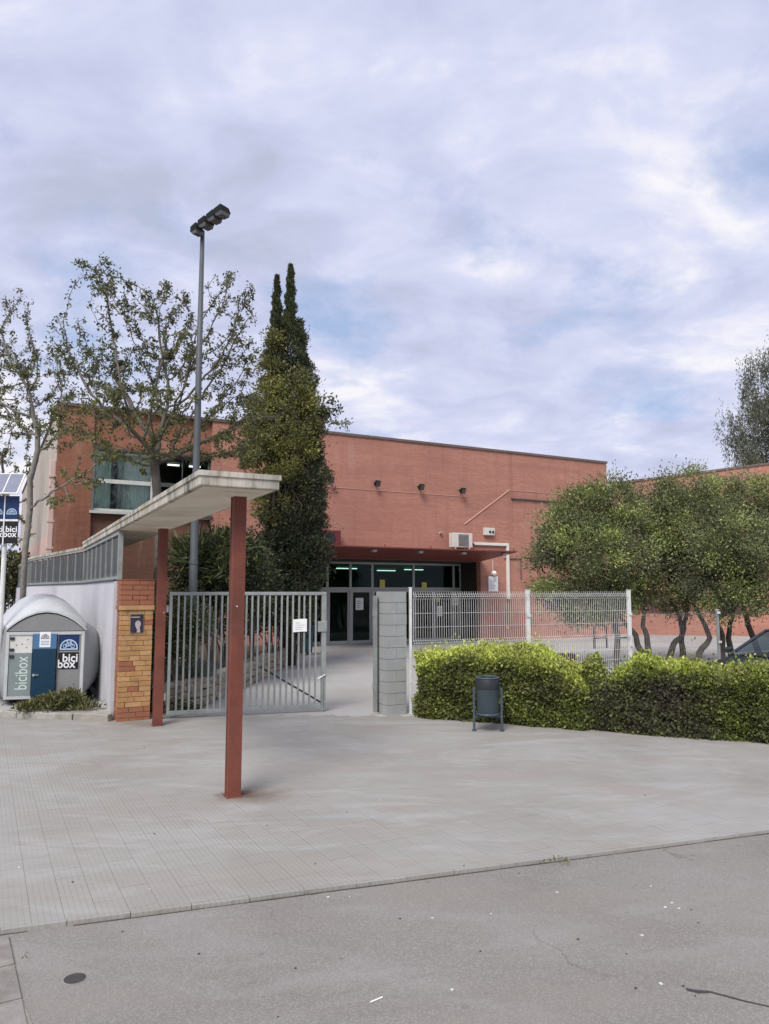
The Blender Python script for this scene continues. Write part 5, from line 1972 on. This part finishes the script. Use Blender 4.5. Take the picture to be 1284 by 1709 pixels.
# ------------------------------------------------------------------ trees
def build_trees():
    # bare-ish tree over the walkway canopy
    D = 17.5
    b = (Q(262, 1000, D).x, D, .42)
    tr = [Vector(b), Q(266, 900, D), Q(262, 820, D), Q(258, 775, D)]
    blobs = [(165, 455, D, 45, 35, .7), (200, 510, D - .4, 60, 50, 1.0), (285, 520, D + .5, 45, 50, 1.0), (385, 495, D + .3, 45, 45, .9), (405, 570, D, 40, 55, 1.0), (330, 590, D - .6, 80, 50, 1.5),
             (195, 610, D + .6, 100, 55, 1.6), (118, 590, D, 45, 60, 1.0), (95, 535, D, 22, 18, .4), (260, 680, D - 1.0, 130, 45, 1.6), (385, 660, D + .4, 55, 50, 1.2), (140, 700, D - .5, 60, 45, .9), (330, 740, D + .2, 90, 35, 1.3), (180, 745, D - .8, 50, 28, .7), (440, 700, D, 40, 50, .8), (400, 745, D - .3, 45, 35, .8), (230, 765, D - .6, 60, 25, .8), (120, 680, D - .6, 40, 30, .6)]
    sparse_tree('deciduous_tree', 'sparse-leaved tree rising behind the concrete walkway canopy', b, tr, blobs, 105, 20500, .085, bark='bark', tipr=.0068, rmax=.13)
    # tree behind the bicycle locker
    D = 20.5
    b = (Q(38, 1000, D).x, D, .13)
    tr = [Vector(b), Q(42, 920, D), Q(50, 850, D), Q(50, 800, D)]
    blobs = [(28, 515, D, 38, 32, .8), (15, 590, D, 45, 55, 1.2), (60, 620, D - .5, 45, 60, 1.2), (100, 650, D + .3, 40, 50, 1.0), (20, 690, D + .5, 60, 50, 1.5), (95, 720, D - .5, 40, 40, .9), (-40, 600, D, 50, 90, 1.4), (130, 800, D - 1.5, 55, 22, .5), (100, 835, D - 1.5, 40, 16, .4), (170, 760, D - 1.5, 40, 22, .5)]
    sparse_tree('deciduous_tree', 'sparse tree with grey trunk behind the bicycle locker', b, tr, blobs, 90, 8000, .088, bark='bark_pale', tipr=.0075, rmax=.13)
    # thinner trees further back on the left
    D = 30
    b = (Q(8, 1000, D).x, D, 0.024)
    tr = [Vector(b), Q(5, 930, D), Q(8, 860, D)]
    blobs = [(0, 700, D, 50, 80, 2), (30, 800, D, 35, 60, 1.6), (-50, 780, D, 60, 90, 2), (20, 880, D, 40, 40, 1.4)]
    sparse_tree('deciduous_tree', 'distant slim tree beyond the bicycle station sign', b, tr, blobs, 30, 2600, .13, bark='bark', tipr=.010)
    for px, lab in ((10, 'brownish shrub massed below the distant trees behind the locker'), (-60, 'darker brown shrub at the left behind the bicycle station sign')):
        D = 34
        bush('background_shrub', lab, 'shrub', px_blobs([(px, 960, D, 50, 40), (px + 30, 970, D + 1, 40, 30)], 1.2), 80, 50, .3, .2, 'leaf_weed', (Q(px + 10, 1000, D).x, D, .024), tint=.12)

    # cypress with two tips
    D = 22.6
    k = D / FPX
    b = (Q(484, 1000, D).x, D, .42)
    t = thing('cypress_tree', 'tall dark columnar cypress with two pointed tips beside the entrance', 'tree', b)
    bb = np.array(b)
    n = 95000
    prof = [(1045, 446, 528), (985, 446, 530), (900, 442, 536), (800, 440, 541), (700, 436, 532), (640, 436, 520), (590, 440, 508), (560, 446, 502), (540, 450, 496)]
    ys = np.array([p[0] for p in prof][::-1]); l_ = np.array([p[1] for p in prof][::-1]); r_ = np.array([p[2] for p in prof][::-1])
    py = RNG.uniform(535, 1045, n) ** 1.0
    lo, hi = np.interp(py, ys, l_), np.interp(py, ys, r_)
    th = RNG.uniform(0, 2 * PI, n)
    z = np.array([Q(480, y, D).z for y in (535, 1045)])
    zz = np.interp(py, [535, 1045], z)
    rad = (hi - lo) / 2 * k
    lobe = 1 + .10 * np.sin(th * 5 + zz * 2.6) + .09 * np.sin(th * 3 - zz * 4.1) + .10 * np.sin(zz * 9 + th * 2) + .09 * np.sin(zz * 17 + th * 7) + np.where(RNG.random(n) < .05, RNG.exponential(.12, n), 0)
    rr = rad * lobe * (.62 + .38 * RNG.random(n) ** .5)
    cx = ((hi + lo) / 2 - 642) * k
    P = np.stack([cx + rr * np.cos(th), D + rr * np.sin(th) * .95, zz], 1)
    N = np.stack([np.cos(th) * .5, np.sin(th) * .5, np.full(n, .9)], 1)
    tint = .45 + .25 * np.sin(th * 5 + zz * 2.6 + .6) + RNG.normal(0, .13, n)
    for cxp, y0, y1, w in ((455.5, 462, 560, 10), (479, 444, 560, 12)):
        m = 6500
        yy = RNG.uniform(y0, y1, m)
        f = (yy - y0) / (y1 - y0)
        z2 = np.interp(yy, [400, 600], [Q(cxp, 400, D).z, Q(cxp, 600, D).z])
        a = RNG.uniform(0, 2 * PI, m)
        rd = (w * (.12 + .88 * f ** .75)) * k * (.5 + .5 * RNG.random(m)) * (1 + .3 * np.sin(z2 * 11 + a) + .25 * np.sin(z2 * 23 + a * 3))
        P = np.concatenate([P, np.stack([(cxp - 642) * k + rd * np.cos(a), D + rd * np.sin(a), z2], 1)])
        N = np.concatenate([N, np.stack([np.cos(a) * .4, np.sin(a) * .4, np.ones(m)], 1)])
        tint = np.concatenate([tint, .45 + RNG.normal(0, .2, m)])
    N = N + RNG.normal(size=N.shape) * .35
    leaves('crown', 'leaf_cypress', P - bb, N, RNG.uniform(.05, .125, len(P)), tint, t, width=.28)
    tops = [Q(455.5, 480, D), Q(479, 462, D)]
    mb = MB()
    fk = Q(468, 600, D)
    mb.tube([Vector((0, 0, -.4)), Vector((0, 0, 3)), fk - Vector(b)], [.22, .18, .12], 10)
    for q, mx in zip(tops, (456, 478)):
        mb.tube([fk - Vector(b), Q(mx, 545, D) - Vector(b), q - Vector(b)], [.08, .045, .008], 7)
    mb.build('trunk', 'bark_dark', t, smooth=True, fix=False)
    # climbers grown over it
    D2 = 21.7
    bl = px_blobs([(452, 620, D2 + .3, 20, 26), (455, 670, D2, 40, 40), (490, 660, D2, 30, 45), (450, 720, D2 - .1, 40, 40), (495, 730, D2 - .2, 35, 50), (440, 780, D2 - .3, 35, 35), (475, 800, D2 - .3, 36, 40), (455, 575, D2 + .4, 14, 16), (455, 850, D2 - .4, 28, 25), (432, 700, D2, 22, 40), (430, 745, D2 - .2, 26, 30), (520, 690, D2 + .2, 16, 40)], .45)
    t2 = bush('climbing_vine', 'yellow-green climber draped over the upper cypress', 'vine', bl, 250, 105, .14, .085, 'leaf_ivy', (Q(470, 1000, D2).x, D2 + .2, .42), tint=.45, stems=False, lo=.75)
    vb = Vector((Q(470, 1000, D2).x, D2 + .2, .42))
    mb = MB()
    for q in range(9):
        pts = []
        x0 = random.uniform(445, 505)
        for j in range(7):
            yy = 1000 - j * 52
            pts.append(Q(x0 + random.gauss(0, 7), yy, D2 - .25 + random.gauss(0, .07)) - vb)
        pts[0] = Vector((pts[0].x, pts[0].y, 0))
        mb.tube(pts, [.02] * 4 + [.012] * 3, 5)
    mb.build('stem', 'bark', t2, fix=False)
    bl = px_blobs([(515, 820, D2 - .1, 28, 45), (505, 890, D2 - .3, 35, 50), (480, 940, D2 - .4, 32, 50), (525, 930, D2 - .2, 18, 45), (465, 880, D2 - .3, 25, 35)], .45)
    bush('climbing_ivy', 'dark green ivy wrapping the lower cypress by the entrance', 'vine', bl, 170, 100, .14, .085, 'leaf_ivy_dark', (Q(500, 1000, D2).x, D2 + .2, .42), tint=.35, lo=.7)
    # loose spray of the climber reaching out to the right
    tr = [Q(520, 720, D2), Q(532, 712, D2), Q(540, 705, D2)]
    attr = np.concatenate([ell(550, 680, D2, 22, 22, .3, 25), ell(570, 705, D2, 20, 16, .3, 22), ell(535, 665, D2, 10, 14, .2, 8)])
    nodes, par = colonize(attr, tr, step=.12, kill=.16, infl=1.5)
    o0 = Vector((Q(520, 720, D2)))
    t3 = thing('vine_spray', 'loose leafy spray of climber sticking out from the cypress against the sky', 'vine', o0)
    br, r, kids = branch_mesh('stem', 'bark', nodes - np.array(o0), par, t3, tip=.006)
    s = RNG.integers(3, len(nodes), 420)
    leaves('foliage', 'leaf_sparse', nodes[s] - np.array(o0) + RNG.normal(size=(420, 3)) * .06, RNG.normal(size=(420, 3)), RNG.uniform(.08, .16, 420), RNG.beta(2, 3, 420), t3)

    # round privet trees with crooked stems behind the fence
    def privet(label, D, stems, blobs, clumps, seed):
        base = G(stems[0][0][0], stems[0][0][1])
        b = (Q(stems[0][0][0], 1000, D).x, D, .024)
        t = thing('privet_tree', label, 'tree', b, 0, 'round privet trees behind the fence')
        bb = np.array(b)
        P, N, T = shell_points(px_blobs([(x, y, D + dd, rx, ry) for x, y, dd, rx, ry in blobs], None), int(clumps * .95), 200, .21, .70)
        n = len(P)
        ax = N + RNG.normal(size=(n, 3)) * .55 + np.array([0, 0, .15])
        leaves('crown', 'leaf_privet', P - bb, ax, RNG.uniform(.055, .105, n), np.clip(.46 + T * 1.25 + RNG.normal(0, .13, n), 0, 1), t, width=.5)
        mb = MB()
        for st in stems:
            pts = [Q(x, y, D + dz) - Vector(b) for x, y, dz in st]
            pts[0].z = 0.0
            rad = [st[0][3] if len(st[0]) > 3 else .09] * 1
            r0 = .105
            rs = [r0 * (1 - .72 * i / (len(pts) - 1)) for i in range(len(pts))]
            # smooth the crooked stem
            fine, fr = [], []
            for i in range(len(pts) - 1):
                for q in range(3):
                    fine.append(pts[i].lerp(pts[i + 1], q / 3) + Vector((random.gauss(0, .015), random.gauss(0, .015), 0)))
                    fr.append(rs[i] + (rs[i + 1] - rs[i]) * q / 3)
            fine.append(pts[-1]); fr.append(rs[-1])
            mb.tube(fine, fr, 8)
            # branches into the crown
            top = pts[-1]
            for q in range(7):
                bl = random.choice(blobs)
                e = Q(bl[0] + random.gauss(0, bl[3] * .4), bl[1] + random.gauss(0, bl[4] * .3), D + bl[2] + random.gauss(0, .5)) - Vector(b)
                s0 = pts[-2].lerp(top, random.random())
                mid = s0.lerp(e, .5) + Vector((random.gauss(0, .12), random.gauss(0, .12), -.08))
                mb.tube([s0, mid, e], [.045, .028, .008], 5)
        mb.build('trunk', 'bark_dark', t, smooth=True, fix=False)
        return t
    privet('round bushy privet tree nearest the brick facade, hanging low over the fence', 22.0,
           [[(1083, 1106, 0), (1082, 1070, 0), (1072, 1045, 0), (1078, 1000, 0), (1050, 950, 0)], [(1080, 1100, .2), (1060, 1060, .2), (1035, 1030, .1), (1015, 985, 0)], [(1030, 1105, -.6), (1030, 1060, -.6), (1025, 1020, -.5), (1010, 970, -.3)]],
           [(945, 895, 0, 45, 50), (975, 855, .2, 45, 40), (1022, 842, 0, 42, 44), (918, 950, -.2, 28, 42), (985, 920, -.7, 60, 55), (1040, 915, -.3, 45, 60), (935, 985, -.3, 45, 28), (975, 1010, -.4, 45, 28), (1015, 1000, .2, 40, 32), (1060, 985, .2, 35, 35)], 300, 1)
    privet('round privet tree with two crossing crooked stems behind the fence', 22.8,
           [[(1116, 1106, 0), (1124, 1075, 0), (1140, 1060, 0), (1135, 1030, 0), (1122, 1005, 0), (1120, 950, 0)], [(1142, 1106, .1), (1137, 1070, .1), (1143, 1040, .1), (1150, 1000, 0), (1155, 950, 0)]],
           [(1098, 842, .3, 42, 42), (1148, 818, 0, 45, 36), (1150, 880, -.6, 70, 55), (1095, 895, -.3, 50, 55), (1120, 955, -.3, 65, 40), (1165, 965, 0, 40, 40), (1115, 1000, .3, 50, 22)], 250, 2)
    privet('spreading privet tree with many slanting stems beside the parked car', 21.4,
           [[(1165, 1106, 0), (1166, 1090, 0), (1185, 1065, 0), (1170, 1030, 0), (1155, 1000, 0), (1170, 960, 0)], [(1205, 1106, .2), (1207, 1070, .2), (1200, 1040, .2), (1195, 990, 0)], [(1225, 1100, .4), (1215, 1065, .4), (1222, 1030, .4), (1215, 990, .3)], [(1272, 1075, .6), (1250, 1040, .6), (1240, 1005, .4), (1225, 960, 0)]],
           [(1200, 846, .3, 45, 38), (1258, 832, 0, 48, 42), (1300, 870, 0, 50, 60), (1215, 900, -.6, 70, 55), (1270, 930, -.4, 55, 60), (1205, 960, -.2, 55, 40), (1215, 1005, -.5, 35, 30), (1260, 990, .2, 45, 30), (1330, 940, 0, 40, 60)], 290, 3)
    # weeping pepper tree far right
    D = 46
    b = (Q(1290, 1000, D).x, D, .024)
    t = thing('pepper_tree', 'tall weeping tree with hanging grey-green foliage beyond the brick wing', 'tree', b)
    tr = [Vector(b), Q(1290, 900, D), Q(1288, 800, D), Q(1285, 720, D)]
    blobs = [(1280, 600, D, 28, 30, 1.5), (1250, 690, D, 35, 40, 2), (1290, 680, D, 40, 60, 2.5), (1235, 730, D, 25, 30, 1.3), (1265, 760, D, 50, 40, 2), (1330, 620, D, 50, 60, 2.5), (1340, 740, D, 60, 70, 2.5)]
    attr = np.concatenate([ell(*q[:6], int(q[3] * q[4] / 45)) for q in blobs])
    nodes, par = colonize(attr, tr, step=.45, kill=.7, infl=5)
    br, r, kids = branch_mesh('trunk', 'bark', nodes - np.array(b), par, t, tip=.018)
    tips = np.array([i for i in range(len(nodes)) if r[i] < .05])
    PP, AA = [], []
    for s in RNG.choice(tips, 1700):
        ln = RNG.uniform(.6, 2.0)
        m = int(ln * 18)
        f = RNG.random(m)[:, None]
        base_ = nodes[s] - np.array(b) + RNG.normal(size=3) * .35
        PP.append(base_ + np.array([0, 0, -ln]) * f + RNG.normal(size=(m, 3)) * .10 + np.array([0, 0, .3]))
        AA.append(np.tile([0, 0, -1.0], (m, 1)) + RNG.normal(size=(m, 3)) * .45)
    PP, AA = np.concatenate(PP), np.concatenate(AA)
    leaves('crown', 'leaf_pepper', PP, AA, RNG.uniform(.11, .24, len(PP)), RNG.beta(2.2, 2.5, len(PP)), t, width=.3)


build_trees()


# ------------------------------------------------------------------ hedge in front of the fence
H0, H1 = Vector((.52, 13.28, 0)), Vector((5.51, 11.01, 0))
HD = (H1 - H0).normalized()
HN = Vector((-HD.y, HD.x, 0))
if HN.y < 0: HN = -HN


def build_hedge(name, label, s0, s1, hfun, tfun, n, mat, lime):
    o0 = H0 + HD * s0
    t = thing(name, label, 'hedge', (o0.x, o0.y, PZ - .006), math.atan2(HD.y, HD.x))
    L_ = s1 - s0
    # dark tangle of twigs that closes the inside
    secs = []
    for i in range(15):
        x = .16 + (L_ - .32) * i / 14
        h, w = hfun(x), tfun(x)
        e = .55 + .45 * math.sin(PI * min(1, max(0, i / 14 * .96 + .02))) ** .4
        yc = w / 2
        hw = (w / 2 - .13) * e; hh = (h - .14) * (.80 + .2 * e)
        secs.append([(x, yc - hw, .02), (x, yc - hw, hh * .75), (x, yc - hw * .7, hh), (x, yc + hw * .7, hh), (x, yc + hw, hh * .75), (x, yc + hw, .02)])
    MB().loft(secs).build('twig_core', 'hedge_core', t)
    # leaves over all outer faces
    P, N = [], []
    x = RNG.uniform(0, L_, n)
    h = np.array([hfun(q) for q in x]); w = np.array([tfun(q) for q in x])
    u = RNG.random(n)
    cx = RNG.random(n)
    ca = np.where(u < .50, -1, np.where(u < .62, 1, 0))     # front, back, top
    y = np.where(ca == -1, 0, np.where(ca == 1, w, cx * w))
    z = np.where(ca == 0, h, RNG.random(n) ** .9 * h)
    nx = np.zeros(n); ny = ca * 1.0; nz = np.where(ca == 0, 1.0, 0.0)
    e_ = RNG.random(n) < .10                                # the two ends
    endx = np.where(RNG.random(n) < .5, 0, L_)
    x = np.where(e_, endx, x); y = np.where(e_, RNG.random(n) * w, y); z = np.where(e_, RNG.random(n) * h, z)
    nx = np.where(e_, np.where(endx == 0, -1, 1), nx); ny = np.where(e_, 0, ny); nz = np.where(e_, 0, nz)
    # round the edges
    rr = .36
    dyf, dyb, dzt = y, w - y, h - z
    for (a_, b_) in ((dyf, 1), (dyb, -1)):
        m = (a_ < rr) & (dzt < rr)
        ov = np.clip(np.hypot(rr - a_, rr - dzt) - rr, 0, None)
        y = np.where(m, y + b_ * ov * .7, y); z = np.where(m, z - ov * .7, z)
    for a_, b_ in ((x, 1), (L_ - x, -1)):
        m = (a_ < .35) & ((y < .35) | (w - y < .35))
        dy = np.minimum(y, w - y)
        ov = np.clip(np.hypot(.35 - a_, .35 - dy) - .35, 0, None)
        x = np.where(m, x + b_ * ov * .7, x); y = np.where(m, y + np.sign(w / 2 - y) * ov * .7, y)
    P = np.stack([x, y, z], 1); N = np.stack([nx, ny, nz], 1)
    bump = inside_noise(P, 4.2, s0 * 3) * .085 + inside_noise(P, 13, s0) * .05
    depth = RNG.exponential(.06, n)
    P = P + N * (bump - depth + .02)[:, None] + RNG.normal(size=(n, 3)) * .018
    shoot = (ca == 0) & (RNG.random(n) < .10)
    P[:, 2] += np.where(shoot, RNG.exponential(.05, n), 0)
    P[:, 2] = np.maximum(P[:, 2], .015)
    ax = N * .7 + RNG.normal(size=(n, 3)) * .65 + np.array([0, 0, .35])
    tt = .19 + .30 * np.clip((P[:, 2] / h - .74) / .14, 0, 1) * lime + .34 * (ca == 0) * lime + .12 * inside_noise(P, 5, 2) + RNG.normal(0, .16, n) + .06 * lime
    leaves('foliage', mat, P, ax, RNG.uniform(.036, .074, n), np.clip(tt, 0, 1), t, width=.62, nrm=N + RNG.normal(size=(n, 3)) * .55)
    st = MB()
    for k in range(int(L_ * 5)):
        xx = random.uniform(.15, L_ - .15); yy = random.uniform(.1, tfun(xx) - .1)
        st.tube([(xx, yy, 0), (xx + random.gauss(0, .04), yy + random.gauss(0, .04), .25), (xx + random.gauss(0, .1), yy + random.gauss(0, .06), hfun(xx) * random.uniform(.8, 1.03))], [.014, .010, .004], 4)
    st.build('stem', 'bark', t, fix=False)
    return t


build_hedge('hedge', 'lime green clipped hedge behind the litter bin, next to the block pillar', 0.0, 3.05,
            lambda x: (.86 + .29 * min(1, x / .65) ** .6) - max(0, x - 2.05) * .50, lambda x: .55 + .55 * min(1, x / 1.4), 62000, 'leaf_hedge_lime', 1.0)
build_hedge('hedge', 'longer dark-mottled clipped hedge along the pavement in front of the parked car', 2.92, 9.2,
            lambda x: .64 + .38 * min(1, max(0, x) / .8) + .02 * math.sin(x * 2.2), lambda x: 1.05, 105000, 'leaf_hedge', .75)


# ------------------------------------------------------------------ weeds, litter and small things on the ground
def build_small():
    b = G(95, 1185, .13)
    bush('weed_patch', 'patch of yellowish weeds growing on the kerb below the bicycle locker', 'plant',
         px_blobs([(110, 1172, b.y + .1, 35, 18), (75, 1180, b.y, 40, 11), (140, 1184, b.y, 18, 9), (45, 1187, b.y - .1, 20, 6)], .28), 70, 60, .06, .085, 'leaf_weed', (b.x, b.y, .13), stems=False, tint=.5, width=.4, upright=.5)
    b = G(40, 1602, 0.01)
    bush('weed_tuft', 'tiny green weed in the joint beside the gutter slabs', 'plant', [((b.x, b.y, .012), (.015, .03, .012))], 5, 12, .008, .016, 'leaf_weed', (b.x, b.y, 0.0), stems=False, tint=.6)
    # weeds along the pavement edge
    p = G(930, 1440, .01)
    bush('weed_tuft', 'thin yellow-green weeds along the joint of the pavement edge', 'plant', [((p.x, p.y, .02), (.16, .04, .015))], 8, 14, .02, .02, 'leaf_weed', (p.x, p.y, 0.0), stems=False, tint=.7)
    # round iron cap in the road
    p = G(125, 1634)
    t = thing('valve_cover', 'small round dark iron cover set in the road', 'manhole cover', (p.x, p.y, 0))
    MB().cyl((0, 0, -.02), (0, 0, .004), .060, n=28).build('lid', 'iron', t)
    MB().cyl((0, 0, -.02), (0, 0, .0025), .068, n=28).build('ring', 'slab', t)
    # drain grate at the far left of the pavement
    p = G(8, 1191, PZ)
    t = thing('drain_grate', 'pale drain grating in the pavement below the sign post', 'drain', (p.x, p.y, PZ), R(5))
    MB().box(-.22, .14, -.10, .10, .0, .008).build('frame', 'galv_white', t)
    for i in range(6):
        MB().box(-.19 + i * .055, -.19 + i * .055 + .035, -.05, .05, .0082, .0095).build('slot', 'bin_dark', t)
    # paper scraps and dry leaves
    for px, py in ((1087, 1480), (1122, 1508), (1111, 1515), (1134, 1517), (1072, 1562), (930, 1490), (1104, 1643), (755, 1653), (584, 1497), (548, 1498), (722, 1533), (634, 1336), (250, 1485), (32, 1449), (820, 1526)):
        p = G(px, py, 0.0)
        on = (p - EDGE0).dot(EN) > 0
        if on: p = G(px, py, PZ)
        s = random.uniform(.008, .015)
        m_ = MB()
        pts = [(s * math.cos(a) * random.uniform(.7, 1.1), s * .8 * math.sin(a) * random.uniform(.7, 1.1), random.uniform(.0, .004)) for a in [i * PI / 3 for i in range(6)]]
        m_.prism([(x, y, 0) for x, y, z in pts], (0, 0, .004))
        o = m_.build('paper_scrap', 'litter', None, loc=(p.x, p.y, p.z + .001), rot=(0, 0, random.uniform(0, 6)))
        tag(o, 'tiny white scrap of litter lying on the tiled pavement' if on else 'tiny white scrap of litter lying on the asphalt road', 'litter', 'white scraps on the pavement' if on else 'white scraps on the road')
    for px, py in ((962, 1568), (1154, 1518), (1168, 1542), (1140, 1645), (1060, 1652), (800, 1588), (667, 1533), (120, 1474), (256, 1393), (240, 1248), (866, 1459), (776, 1445), (525, 1442), (1078, 1328), (580, 1357), (463, 1697), (335, 1592), (204, 1557), (1160, 1662), (445, 1378), (1046, 1594), (491, 1616)):
        p = G(px, py, 0.0)
        on = (p - EDGE0).dot(EN) > 0
        if on: p = G(px, py, PZ)
        s = random.uniform(.014, .026)
        a = random.uniform(0, 6)
        m_ = MB()
        m_.v = [(0, 0, .002), (s * .5, s * .35, .008), (s, 0, .003), (s * .5, -s * .35, .006), (s * .5, 0, .001)]
        m_.f = [(0, 4, 1), (1, 4, 2), (2, 4, 3), (3, 4, 0)]
        o = m_.build('dry_leaf', 'dry_leaf', None, loc=(p.x, p.y, p.z + .001), rot=(0, 0, a), fix=False)
        tag(o, 'small dark dry leaf lying on the tiled pavement' if on else 'small dark dry leaf lying on the asphalt road', 'leaf', 'dry leaves on the pavement' if on else 'dry leaves on the road')
    p = G(628, 1671)
    o = MB().cyl((-.03, -.02, .005), (.035, .03, .005), .004, n=8).build('cigarette_end', 'paper', None, loc=(p.x, p.y, 0))
    tag(o, 'thin white stick lying on the road', 'litter')
    # open crack with a tar seam in the road
    pts = [G(x, y, .0) for x, y in ((1146, 1652), (1165, 1656), (1185, 1656), (1215, 1664), (1245, 1672), (1290, 1682))]
    wd = [.014, .018, .009, .010, .007, .006]
    m_ = MB()
    for i in range(len(pts) - 1):
        a, b = pts[i], pts[i + 1]
        n0 = Vector((0, wd[i], 0)); n1 = Vector((0, wd[i + 1], 0))
        m_.prism([a - n0, b - n1, b + n1, a + n0], (0, 0, .003))
    o = m_.build('tar_seam', 'iron', None)
    tag(o, 'thin dark tar seam along a crack in the road', 'crack')
    # bicycle racks and a planter in the yard
    for i, px in enumerate((1003, 1040)):
        p = G(px, 1082, .024)
        t = thing('bicycle_rack', ('low dark tubular rack in the yard seen through the mesh fence', 'second dark tubular rack beside the low rack in the yard')[i], 'bike rack', (p.x, p.y, .024), TH + .1)
        pts = [(-.35, 0, 0), (-.35, 0, .70), (-.30, 0, .82), (-.2, 0, .88), (.2, 0, .88), (.30, 0, .82), (.35, 0, .70), (.35, 0, 0)]
        MB().tube(pts, .04, 8).build('hoop', 'bin_dark', t)
        MB().tube([(-.35, 0, .4), (.35, 0, .4)], .03, 8).build('crossbar', 'bin_dark', t)
    p = G(942, 1108, .024)
    t = thing('planter_box', 'low dark red box standing in the yard behind the hedge', 'planter', (p.x, p.y, .024), TH)
    MB().box(-.28, .28, -.2, .2, 0, .30).build('box', 'dark_red_box', t, bevel=.015)
    MB().box(-.24, .24, -.16, .16, .301, .305).build('earth', 'soil', t)


build_small()
